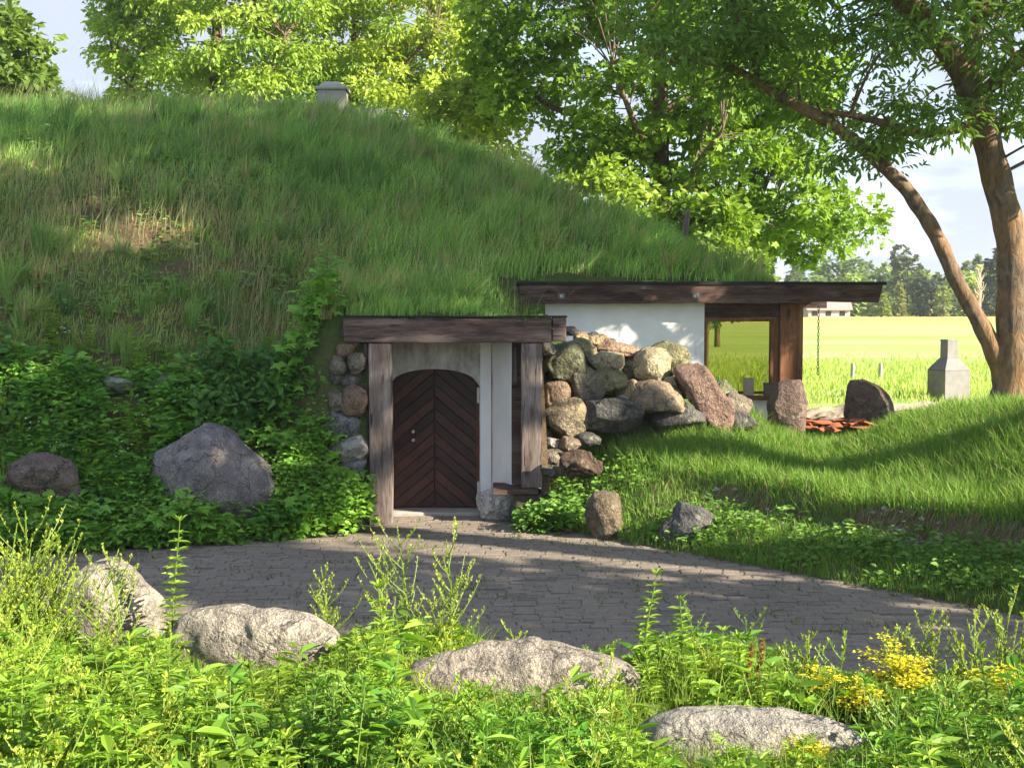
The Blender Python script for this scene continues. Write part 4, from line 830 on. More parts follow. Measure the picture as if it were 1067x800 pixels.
# ------------------------------------------------------------------ grass
def scatter(n, x0, x1, y0, y1, wfun, seed):
    r = np.random.default_rng(seed); x = r.uniform(x0, x1, n); y = r.uniform(y0, y1, n); k = r.random(n) < wfun(x, y); x, y = x[k], y[k]
    return np.stack([x, y, H(x, y)], 1), r
def mound_ok(x, y):
    on = np.where(x < -2.25, y > foot(x) + .2, np.where(x < .40, y > 16.62, (x < 3.82) & (y > 19.5) & (y < 22.5)))
    return on & (y < crest_y(np.clip(x, -3, 4)) + 1.6)
def shrub_zone(x, y):
    top = np.interp(x, [-8, -5.5, -4, -3.2, -2.6, -2.2], [17.0, 16.9, 16.8, 17.1, 17.05, 16.7]); return (y > foot(x) - .25) & (y < top) & (x < -2.05)
def dry(x, y): return (.25 + .75 * ss(.38, .58, fbm(x * .6, y * .6, 12))) * ss(-1.6, -3.2, x) * (1 - ss(20.4, 22.3, y + .8 * fbm(x, y, 14)))
g = Acc()
P, r = scatter(290000, -12, 4.2, 15.0, 26.2, lambda x, y: mound_ok(x, y) * (.35 + .65 * (fbm(x * 2.2, y * 2.2, 6) > .42)) * np.where(shrub_zone(x, y), .25, 1) * (1 - .62 * dry(x, y)) * np.where(dry_spot(x, y) < .8, .22, 1) * np.where(fbm(x * .8, y * .8, 9) > .74, np.where((y < 20.5) & (x < -2.5), .35, 1), 1), 61)
n = len(P); dr = dry(P[:, 0], P[:, 1])
h = r.uniform(.10, .38, n) * (.30 + 1.3 * fbm(P[:, 0] * 1.3, P[:, 1] * 1.3, 15, 3)) * (1 - .5 * dr)
h *= np.where((P[:, 0] > -.4) & (P[:, 1] < 19.4), .42, 1) * np.where((P[:, 1] < 17.3) & (P[:, 0] > -2.3), .75, 1) * np.where((P[:, 0] > 3.0), .8, 1)
lean = np.stack([r.normal(.22, .3, n), r.normal(-.12, .3, n), np.zeros(n)], 1) * h[:, None] * .9
k = r.random((n, 1)); straw = (r.random(n) < .05 + .30 * dr + .6 * (dry_spot(P[:, 0], P[:, 1]) < 1.0))[:, None]
lush = np.clip((P[:, 1] - 19) / 4, 0, 1)[:, None]
C = (np.array([.085, .18, .042]) * (1 - k) + np.array([.24, .37, .09]) * k); dk_ = dr[:, None]; C = C * (1 - .5 * dk_) + np.array([.24, .22, .09]) * .5 * dk_; C = C * (1 - lush * .25) + np.array([.04, .11, .04]) * lush * .3
C = C * (1.0 + 1.5 * fbm(P[:, 0] * 1.1, P[:, 1] * 1.1, 51, 4))[:, None]; C = np.where(straw, np.array([.50, .37, .17]) * (.6 + .6 * k), C)
blades(g, P, h, lean, r.uniform(.008, .018, n), C * .85, C * 1.15)
# tussocks
T, r = scatter(2600, -12, 4.0, 15.8, 25.6, lambda x, y: mound_ok(x, y) * ~((x > -.5) & (y < 19.6)) * (y > np.where(x < -2.2, 16.4, 16.9)) * (.3 + .7 * (fbm(x * .7, y * .7, 88) > .48)) * (1 - .65 * dry(x, y)) * (dry_spot(x, y) > .9), 60)
m = 34; nT = len(T); P = np.repeat(T, m, 0); n = len(P); a_ = r.uniform(0, 6.28, n); rr_ = r.random(n) ** .7 * .09; P[:, 0] += np.cos(a_) * rr_; P[:, 1] += np.sin(a_) * rr_; sc_ = np.repeat(r.uniform(.6, 1.35, nT), m)
h = sc_ * r.uniform(.22, .52, n); lean = np.stack([np.cos(a_) * .45 + .2, np.sin(a_) * .45 - .1, np.zeros(n)], 1) * (h * r.uniform(.3, 1.1, n))[:, None]
kt = np.repeat(r.random((nT, 1)), m, 0); C = np.array([.08, .19, .055]) * (1 - kt) + np.array([.28, .44, .11]) * kt; C = np.where(np.repeat(r.random((nT, 1)) < .10, m, 0), np.array([[.36, .32, .15]]), C) * r.uniform(.7, 1.3, (n, 1))
blades(g, P, h, lean, r.uniform(.010, .022, n), C * .85, C * 1.15)
# taller seeding stalks
P, r = scatter(15000, -12, 4.2, 16.6, 25.6, lambda x, y: mound_ok(x, y) * (fbm(x * .9, y * .9, 33) > .45) * np.where((x > -.4) & (y < 19.4), .1, 1) * (y > 17.2), 62); n = len(P)
h = r.uniform(.4, .75, n); lean = np.stack([r.normal(.2, .2, n), r.normal(-.05, .2, n), np.zeros(n)], 1) * h[:, None]
k = r.random((n, 1)); C = np.array([.20, .25, .09]) * (1 - k) + np.array([.40, .37, .20]) * k; blades(g, P, h, lean, .011, C, C * 1.2)
tag(g.build('mound_grass', GRASS), 'long wild grass covering the mound', 'grass', kind='stuff')
# the right bank
g = Acc()
def bank_w(x, y):
    d = edge_d(x, y); t = edge_t(x, y); w = (d > -.06) & (d < 5.2) & ~((x < .42) & (y > 16.5)) & (y < 19.4) & ~((x > .3) & (x < 3.2) & (y > 17.35))
    lip = (d > .80) & (d < 1.08) & (t > 2.0)
    return w * np.where(lip, .12, 1) * np.where(d < .95, .6, 1) * np.where((t < 1.5) & (d < 1.2), .7, 1)
P, r = scatter(180000, .2, 8.5, 10, 19.4, bank_w, 63); n = len(P); d = edge_d(P[:, 0], P[:, 1])
h = r.uniform(.10, .30, n) * np.where(d > 1.05, 1.05, .6) * (.7 + .6 * fbm(P[:, 0] * 1.4, P[:, 1] * 1.4, 8)); lean = np.stack([r.normal(-.1, .35, n), r.normal(-.15, .3, n), np.zeros(n)], 1) * h[:, None]
k = r.random((n, 1)); C = np.array([.09, .19, .03]) * (1 - k) + np.array([.23, .38, .06]) * k; C = np.where(r.random((n, 1)) < .06, np.array([[.30, .26, .12]]), C)
blades(g, P, h, lean, r.uniform(.008, .016, n), C, C * 1.1)
# dry roots hanging over the eroded lip
P, r = scatter(90000, 1.5, 8, 10, 17, lambda x, y: (edge_d(x, y) + .256 * (fbm(x * 1.3, y * 1.3, 5) - .5) > 1.03) & (edge_d(x, y) + .256 * (fbm(x * 1.3, y * 1.3, 5) - .5) < 1.2) & (edge_t(x, y) > 1.7), 64); n = len(P)
h = r.uniform(.03, .07, n); lean = np.stack([r.normal(-.04, .03, n) - .05, r.normal(-.03, .03, n) - .04, r.uniform(-.32, -.06, n)], 1); k = r.random((n, 1)); gm = r.random((n, 1)) < .4; blades(g, P, h, lean, .009, np.where(gm, np.array([[.12, .22, .05]]), np.array([[.24, .18, .10]])) * (.5 + k), np.where(gm, np.array([[.14, .24, .05]]), np.array([[.30, .23, .13]])) * (.5 + k))
pb_ = Acc(); P, r = scatter(9000, 1.6, 7.5, 10, 16.5, lambda x, y: (edge_d(x, y) > .75) & (edge_d(x, y) < 1.08) & (edge_t(x, y) > 1.9) & (fbm(x * 2, y * 2, 23) > .42), 67)
oc = np.array([[1, 0, 0], [-1, 0, 0], [0, 1, 0], [0, -1, 0], [0, 0, 1], [0, 0, -1.]]); ot = [[0, 2, 4], [2, 1, 4], [1, 3, 4], [3, 0, 4], [2, 0, 5], [1, 2, 5], [3, 1, 5], [0, 3, 5]]
for p in P[:420]: gg = r.uniform(.12, .36); pb_.add(p + [0, 0, .01] + (oc + r.normal(size=(6, 3)) * .25) * r.uniform(.01, .045) * np.array([1.2, 1, .8]), None, ot, (gg, gg * .93, gg * .84))
kp = NT('pebble'); kp.pbr(kp.n('Attribute', attribute_name='Col').outputs['Color'], .9); tag(pb_.build('bank_pebbles', kp.m), 'small stones in the eroded edge of the bank', 'pebbles', kind='stuff')
tag(g.build('bank_grass', GRASS), 'fresh grass on the bank at the right', 'grass', kind='stuff')
# meadow near the garden house and verge behind
g = Acc(); P, r = scatter(60000, 4.0, 16, 19.5, 44, lambda x, y: (edge_d(x, y) > 4.6) * ~((y < 21.2) & (x < 8)) * (x < y * .4 + 1) * (1 - ss(22, 44, y)) * .9, 65); n = len(P); h = r.uniform(.06, .2, n); lean = r.normal(0, .3, (n, 3)) * h[:, None]; lean[:, 2] = 0
k = r.random((n, 1)); C = np.array([.26, .42, .07]) * (1 - k) + np.array([.48, .56, .17]) * k; blades(g, P, h, lean, .02, C, C)
tag(g.build('meadow_grass', GRASS), 'sunlit short grass at the near edge of the meadow', 'grass', kind='stuff')
# tufts in the paving joints
g = Acc(); P, r = scatter(26000, -6, 5, 9.8, 16.6, lambda x, y: (edge_d(x, y) < 0) & (y < foot(x)) & ((fbm(x * 2.5, y * 2.5, 44) > .67) | (edge_d(x, y) > -.32 * fbm(x * 2, y * 2, 17)) | (y > foot(x) - .3 * fbm(x * 2, y * 2, 18)) & (x < -1.7)), 66); n = len(P); P[:, 2] = -.01
h = r.uniform(.02, .08, n); lean = r.normal(0, .4, (n, 3)) * h[:, None]; lean[:, 2] = 0; k = r.random((n, 1)); blades(g, P, h, lean, .009, np.array([.08, .12, .03]) * (.6 + k), np.array([.15, .2, .05]) * (.6 + k))
tag(g.build('joint_grass', GRASS), 'small tufts of grass in the joints of the paving', 'grass', kind='stuff')

# ------------------------------------------------------------------ leafy plants
def sprig(st, lf, fl, base, h, lean, r, style, cs=1.0):
    """one plant: stem(s) into st, leaves into lf, flowers into fl"""
    base = np.asarray(base, float); up = np.array([lean[0], lean[1], 1.])
    n = 8; t = np.linspace(0, 1, n); w = r.normal(0, .04, 2)
    path = base + np.stack([lean[0] * h * t ** 1.6 + w[0] * h * np.sin(t * 4), lean[1] * h * t ** 1.6 + w[1] * h * np.sin(t * 3), h * t], 1)
    at = lambda f: np.stack([np.interp(f, t, path[:, i]) for i in range(3)], -1)
    gr = np.array([.12, .19, .03]) * cs
    if style == 'leafy':           # broad bushy leaves all the way up
        tube(st, path, np.linspace(.005, .002, n), 4, gr, False); big = r.choice([.8, 1.1, 1.5, 2.1]); m = int((14 + h * 34) / big); f = r.uniform(.08, 1, m) ** .8; a = r.uniform(0, 6.28, m)
        D = np.stack([np.cos(a), np.sin(a), r.uniform(-.25, .55, m)], 1); k = r.random((m, 1)); L = big * r.uniform(.05, .12, m) * (1.25 - .6 * f)
        P = at(f) + D * np.array([1, 1, .3]) * (r.uniform(.0, .09, m) * (1.2 - f))[:, None]
        leaves(lf, P, D, np.array([0, 0, 1.]) + r.normal(size=(m, 3)) * .3, L, L * r.uniform(.32, .5, m), (np.array([.09, .21, .02]) * (1 - k) + np.array([.26, .42, .05]) * k) * cs, LANCE)
    elif style == 'feather':       # finely cut leaves
        tube(st, path, np.linspace(.005, .002, n), 4, gr, False)
        m = int(7 + h * 12)
        for f in r.uniform(.1, .98, m):
            a = r.uniform(0, 6.28); Lr = r.uniform(.08, .16) * (1.2 - .5 * f); b = at(np.array([f]))[0]; dr_ = np.array([math.cos(a), math.sin(a), r.uniform(.1, .7)]); q = 9; u = np.linspace(.2, 1, q); P = b + dr_ * (u * Lr)[:, None]
            sd = norm(np.cross(dr_, [0, 0, 1.])[None])[0]; P = np.repeat(P, 2, 0); sg = np.tile([1, -1], q)[:, None]; D = dr_ * .7 + sd * sg + r.normal(size=(2 * q, 3)) * .2; L = np.repeat(Lr * (.5 - .28 * u), 2); k = r.random((2 * q, 1))
            leaves(lf, P, D, np.array([0, 0, 1.]) + r.normal(size=(2 * q, 3)) * .3, L, L * .36, (np.array([.12, .25, .02]) * (1 - k) + np.array([.30, .45, .05]) * k) * cs)
    elif style == 'mustard':       # branching wands set with buds and narrow leaves
        tube(st, path, np.linspace(.008, .003, n), 5, gr * 1.1, False); wands = [(path, 1.)]
        for f in np.linspace(.25, .85, int(6 + h * 6)):
            a = r.uniform(0, 6.28); b = at(np.array([f]))[0]; L = h * r.uniform(.3, .62) * (1.2 - .65 * f); e = b + np.array([math.cos(a) * .62, math.sin(a) * .62, .75]) * L; mid = (b + e) / 2 + np.array([math.cos(a), math.sin(a), 0]) * L * .08; wp = spline(np.array([b, mid, e]), 6); tube(st, wp, np.linspace(.004, .002, 6), 4, gr * 1.1, False); wands.append((wp, .7))
        for wp, s in wands:
            m = int(14 * s + 34 * h * s); f = 1 - r.random(m) ** 1.1 * .8; i = f * (len(wp) - 1); P = np.stack([np.interp(i, np.arange(len(wp)), wp[:, j]) for j in range(3)], -1); a = r.uniform(0, 6.28, m)
            D = np.stack([np.cos(a) * .6, np.sin(a) * .6, np.full(m, .8)], 1); k = r.random((m, 1)); L = r.uniform(.008, .026, m)
            leaves(lf, P, D, r.normal(size=(m, 3)), L, L * .6, (np.array([.26, .36, .04]) * (1 - k) + np.array([.46, .52, .08]) * k) * cs)
        m = int(10 + 18 * h); f = r.uniform(.02, .6, m); a = r.uniform(0, 6.28, m); D = np.stack([np.cos(a), np.sin(a), r.uniform(0, .8, m)], 1); k = r.random((m, 1)); L = r.uniform(.06, .13, m) * (1.1 - f)
        leaves(lf, at(f), D, np.array([0, 0, 1.]) + r.normal(size=(m, 3)) * .3, L, L * .24, (np.array([.14, .22, .03]) * (1 - k) + np.array([.28, .35, .05]) * k) * cs, LANCE)
    elif style == 'whorl':         # upright stem with whorls of pointed leaves, tightening at the top
        tube(st, path, np.linspace(.007, .003, n), 5, gr, False)
        for f in 1 - (1 - np.linspace(.08, 1, int(8 + h * 11))) ** .9:
            m = 6; a = r.uniform(0, 6.28) + np.arange(m) * 6.28 / m; D = np.stack([np.cos(a), np.sin(a), np.full(m, .25 + .8 * (f > .93))], 1) + r.normal(size=(m, 3)) * .12; L = r.uniform(.07, .12, m) * (1.15 - .55 * f); k = r.random((m, 1))
            leaves(lf, at(np.full(m, f)), D, np.array([0, 0, 1.]) + r.normal(size=(m, 3)) * .15, L, L * .34, (np.array([.13, .26, .03]) * (1 - k) + np.array([.30, .44, .05]) * k) * cs, LANCE)
    elif style == 'ragwort':       # flat yellow flower heads
        tube(st, path, np.linspace(.007, .003, n), 5, gr, False); m = int(26 * h + 10); f = r.uniform(.05, .85, m); a = r.uniform(0, 6.28, m); D = np.stack([np.cos(a), np.sin(a), r.uniform(0, .8, m)], 1); k = r.random((m, 1)); L = r.uniform(.05, .11, m)
        leaves(lf, at(f), D, np.array([0, 0, 1.]) + r.normal(size=(m, 3)) * .3, L, L * .3, (np.array([.14, .22, .03]) * (1 - k) + np.array([.27, .34, .05]) * k) * cs, LANCE)
        for j in range(11):
            a = r.uniform(0, 6.28); b = at(np.array([r.uniform(.55, .9)]))[0]; e = at(np.array([1.]))[0] + np.array([math.cos(a), math.sin(a), 0]) * r.uniform(.03, .26) * h * 1.3 + np.array([0, 0, r.uniform(-.30, .02) * h]); tube(st, spline(np.array([b, (b + e) / 2 + np.array([0, 0, -.01]), e]), 5), .002, 4, gr, False)
            m = 20; o = r.normal(size=(m, 3)) * np.array([.036, .036, .010]); k = r.random((m, 1)); a2 = r.uniform(0, 6.28, m); leaves(fl, e + o, np.stack([np.cos(a2), np.sin(a2), r.uniform(-.1, .4, m)], 1), np.array([0, 0, 1.]) + r.normal(size=(m, 3)) * .35, .026, .017, np.array([.66, .60, .03]) * (.7 + .5 * k))
    elif style == 'dockspike':     # brown seed spike
        tube(st, path, np.linspace(.006, .004, n), 5, (.24, .16, .06), False); m = 150; f = r.uniform(.45, 1, m); a = r.uniform(0, 6.28, m); D = np.stack([np.cos(a), np.sin(a), r.uniform(.1, 1, m)], 1); k = r.random((m, 1)); leaves(lf, at(f), D, r.normal(size=(m, 3)), .02, .014, np.array([.30, .20, .07]) * (.6 + .7 * k))
        m = 8; f = r.uniform(.02, .3, m); a = r.uniform(0, 6.28, m); D = np.stack([np.cos(a), np.sin(a), r.uniform(.2, .9, m)], 1); leaves(lf, at(f), D, np.array([0, 0, 1.]) + r.normal(size=(m, 3)) * .3, .14, .03, np.array([.18, .26, .04]), LANCE)
    elif style == 'dock':          # rosette of big upright leaves
        m = int(r.integers(7, 10)); a = np.arange(m) * 6.28 / m + r.uniform(0, 6, 1); 
        for j in range(m):
            el = r.uniform(.6, 1.4); D0 = np.array([math.cos(a[j]), math.sin(a[j]), el]); L = h * r.uniform(.7, 1.15); S = norm(np.cross(D0, [0, 0, 1.])[None])[0]; q = 9; u = np.linspace(0, 1, q); d0 = norm(D0[None])[0]
            mid = base + d0 * (u * L)[:, None] + np.array([math.cos(a[j]), math.sin(a[j]), -1.1]) * (u ** 2.4 * L * .35)[:, None]; wd = (.19 * L * np.sin(np.pi * (u * .86 + .1)) ** .8 * (u > .12) + .008) * (1 + .12 * np.sin(u * 30)); nn = norm(np.cross(S, d0)[None])[0]
            v = np.concatenate([mid - S * wd[:, None] + nn * wd[:, None] * .35, mid, mid + S * wd[:, None] + nn * wd[:, None] * .35]); i = np.arange(q - 1); kq = np.concatenate([np.stack([i, i + q, i + q + 1, i + 1], 1), np.stack([i + q, i + 2 * q, i + 2 * q + 1, i + q + 1], 1)])
            g_ = r.uniform(.85, 1.2); lf.add(v, kq, None, np.repeat(np.array([[.17, .28, .04], [.24, .33, .07], [.17, .28, .04]]) * g_, q, 0))
    elif style == 'yarrow':
        tube(st, path, np.linspace(.004, .003, n), 4, gr, False); e = path[-1]
        for j in range(9):
            a = r.uniform(0, 6.28); p = e + np.array([math.cos(a), math.sin(a), 0]) * r.uniform(0, .03); m = 7; a2 = r.uniform(0, 6.28, m); leaves(fl, np.repeat(p[None], m, 0), np.stack([np.cos(a2), np.sin(a2), np.full(m, .15)], 1), np.array([[0, 0, 1.]]) + np.zeros((m, 1)), .014, .011, (.72, .70, .66))
        m = 12; f = r.uniform(.05, .8, m); a = r.uniform(0, 6.28, m); D = np.stack([np.cos(a), np.sin(a), r.uniform(.2, .9, m)], 1); leaves(lf, at(f), D, r.normal(size=(m, 3)), .06, .014, np.array([.15, .23, .04]))
def clear(pts):
    u, w = to_px(pts[:, 0], pts[:, 1], pts[:, 2] + .22); y = pts[:, 1]
    return pts[~(((u > 160) & (u < 290) & (w > 440) & (w < 532) & (y < 15.95)) | ((u > 14) & (u < 86) & (w > 478) & (w < 522) & (y < 15.8)) | ((u > 92) & (u < 120) & (w > 512) & (w < 534) & (y < 15.45)) | ((u > 105) & (u < 190) & (w > 388) & (w < 420) & (y < 16.75)))]
# undergrowth left of the door, on the bank, at the foot of the mound
def undergrowth(name, label, pts, hfun, seed, cs, size=1., tpl=LANCE, c0=(.035, .10, .02), c1=(.10, .22, .03), per=11):
    r = np.random.default_rng(seed); lf = Acc(); n = len(pts)
    h = hfun(pts[:, 0], pts[:, 1]) * r.uniform(.55, 1.2, n)
    P = np.repeat(pts, per, 0); hh = np.repeat(h, per); m = len(P); a = r.uniform(0, 6.28, m); f = r.random(m) ** .6
    D = np.stack([np.cos(a), np.sin(a) - .25, r.uniform(-.35, .5, m)], 1); sp = r.uniform(.02, .16, m) * (1.15 - .5 * f)
    P = P + np.array([0, 0, 1]) * (hh * f)[:, None] + D * sp[:, None]; L = r.uniform(.05, .13, m) * size; k = np.repeat(r.random((n, 1)), per, 0) * .5 + r.random((m, 1)) * .5
    leaves(lf, P, D, np.array([0, -.35, 1.]) + r.normal(size=(m, 3)) * .35, L, L * r.uniform(.5, .8, m), (np.array(c0) * (1 - k) + np.array(c1) * k) * cs, tpl)
    return tag(lf.build(name, LEAF), label, 'undergrowth', kind='stuff')
pts, r = scatter(14500, -10, -1.95, 14.3, 18.2, lambda x, y: shrub_zone(x, y) * (.06 + .94 * (fbm(x * 1.3, y * 1.3, 21) > .46)) * ~((x > -2.25) & (y > 16.2)), 71)
# keep the boulder faces free
pts = clear(pts)
kind_ = fbm(pts[:, 0] * .75 + 3, pts[:, 1] * .75, 55, 3); tall = lambda x, y: .10 + .62 * fbm(x * 1.2, y * 1.2, 25, 3) ** 1.5 + .25 * ss(-3.4, -2.4, x)
undergrowth('leafy_undergrowth', 'dense dark leafy undergrowth at the foot of the mound left of the door', pts[kind_ < .5], tall, 72, 2.1, 1.25)
p2 = pts[(kind_ >= .42)]; undergrowth('broadleaf_undergrowth', 'brighter broad lobed leaves in the undergrowth left of the door', p2[::2], tall, 79, 2.4, 1.8, LOBED, (.05, .12, .02), (.13, .25, .035), 9)
p3 = pts[(kind_ > .55) | (r.random(len(pts)) < .12)]; undergrowth('fine_undergrowth', 'fine pale green leaves mixed through the undergrowth left of the door', p3, lambda x, y: tall(x, y) * 1.25, 80, 2.1, .6, LEAF2, (.06, .13, .02), (.15, .25, .04), 16)
pts, r = scatter(2600, -9, -1.7, 14.2, 16.0, lambda x, y: (y > foot(x) - .28) & (y < foot(x) + .5), 73); pts = clear(pts)
undergrowth('verge_plants', 'bright low plants along the far edge of the paving', pts, lambda x, y: .08 + .25 * fbm(x * 1.5, y * 1.5, 27) + .35 * ss(-2.7, -1.95, x), 74, 2.2, 1.0, LANCE, (.06, .14, .02), (.16, .27, .035))
pts, r = scatter(5200, .1, 7.5, 10.5, 17.2, lambda x, y: (edge_d(x, y) > .02) & (edge_d(x, y) < np.where(edge_t(x, y) < 1.6, 1.3, .95)) & ((fbm(x * 1.6, y * 1.6, 29) > .40)), 75)
undergrowth('bank_plants', 'low herbs between the paving and the grassy bank', pts, lambda x, y: .05 + .2 * fbm(x * 1.3, y * 1.3, 31), 76, 1.6, .7, LANCE, (.045, .11, .02), (.12, .22, .03), 9)
pts, r = scatter(700, -4.6, -2.6, 15.1, 15.5, lambda x, y: y > foot(x) - .1, 85); undergrowth('boulder_skirt', 'low leaves hiding the foot of the large boulder', pts, lambda x, y: (.08 + .22 * fbm(x * 3, y * 3, 2)), 86, 1.9, .9, LANCE, (.05, .12, .02), (.14, .26, .04), 9)
pts, r = scatter(260, .15, .75, 15.9, 16.6, lambda x, y: x < 9, 87); undergrowth('post_skirt', 'low leaves at the foot of the right portal post', pts, lambda x, y: .10 + .3 * fbm(x * 3, y * 3, 2), 88, 1.6, .9, LANCE, (.05, .12, .02), (.13, .24, .04), 9)
# herbs scattered on the mound
pts, r = scatter(1700, -10, 3, 17, 24, lambda x, y: mound_ok(x, y) * (fbm(x * 1.2, y * 1.2, 37) > .55), 77)
undergrowth('mound_herbs', 'scattered broad leaved herbs in the mound grass', pts, lambda x, y: .15 + .12 * fbm(x, y, 3), 78, 1.6, .9, LANCE, (.06, .13, .03), (.15, .25, .05), 10)
st, lf, fl = Acc(), Acc(), Acc(); pts, r = scatter(420, -9, -2.1, 14.6, 18.6, lambda x, y: shrub_zone(x, y - .6) * (fbm(x * 2, y * 2, 61) > .45), 93); pts = clear(pts)
for p in pts:
    if -4.6 < p[0] < -2.6 and p[1] < 15.9 or p[0] < -4.9 and p[1] < 15.8: continue
    sprig(st, lf, fl, p, r.uniform(.22, .55), (r.normal(0, .2), r.normal(-.1, .15)), r, ['leafy', 'feather', 'leafy', 'whorl'][r.integers(0, 4)], r.uniform(.75, 1.35))
for p in pts[::9]:
    m = 9; o = r.normal(size=(m, 3)) * .05; a2 = r.uniform(0, 6.28, m); leaves(fl, p + [0, -.1, .32] + o, np.stack([np.cos(a2), np.sin(a2), np.full(m, .2)], 1), np.array([[0, -.5, 1.]]) + np.zeros((m, 1)), .03, .025, (.75, .75, .70))
root = tag(lf.build('tall_herbs', LEAF), 'taller herbs standing above the undergrowth left of the door', 'herbs', kind='stuff'); tag(st.build('herb_stems', STEM, root), kind='stuff'); tag(fl.build('white_blossom', FLOWER, root), kind='stuff')
# bush left of the portal
def bush(name, label, centre, rad, n, seed, c0, c1, size=.11):
    root = tag(empty(name, (centre[0], centre[1], float(H(centre[0], centre[1])))), label, 'bush'); r = np.random.default_rng(seed); st, lf = Acc(), Acc(); b = np.array([centre[0], centre[1] + .15, float(H(centre[0], centre[1] + .15))])
    C = np.array(centre) + norm(r.normal(size=(n, 3))) * (r.random((n, 1)) ** .5) * np.array(rad)
    for c in C: tube(st, spline(np.array([b + r.normal(size=3) * [.15, .1, 0], (b + c) / 2 + [0, 0, .1], c]), 5), np.linspace(.012, .004, 5), 4, (.10, .08, .04), False)
    foliage(lf, C, .2, 26, size, c0, c1, seed + 1, LANCE, .2, .7, .65); st.build('stems', STEM, root); lf.build('leaves', LEAF, root)
bush('currant_bush', 'dark leafy bush growing against the left side of the timber portal', (-2.85, 16.85, 1.72), (.68, .45, .55), 80, 81, (.05, .14, .035), (.14, .31, .06))
bush('currant_bush', 'dark leafy bush on the slope, left neighbour of the one by the portal', (-3.45, 16.9, 1.75), (.7, .45, .5), 60, 89, (.045, .13, .035), (.13, .29, .06))
bush('currant_bush', 'lush green bush at the foot of the left portal post', (-2.2, 16.05, .42), (.55, .35, .42), 44, 82, (.09, .22, .03), (.21, .40, .06), .10)
bush('currant_bush', 'green leafy bush above the large boulder', (-3.75, 16.6, 1.35), (.75, .4, .42), 46, 83, (.06, .16, .04), (.16, .33, .07))
bush('currant_bush', 'shady bush at the far left edge of the slope', (-6.2, 16.3, 1.2), (.8, .5, .5), 50, 84, (.06, .16, .035), (.17, .34, .06))

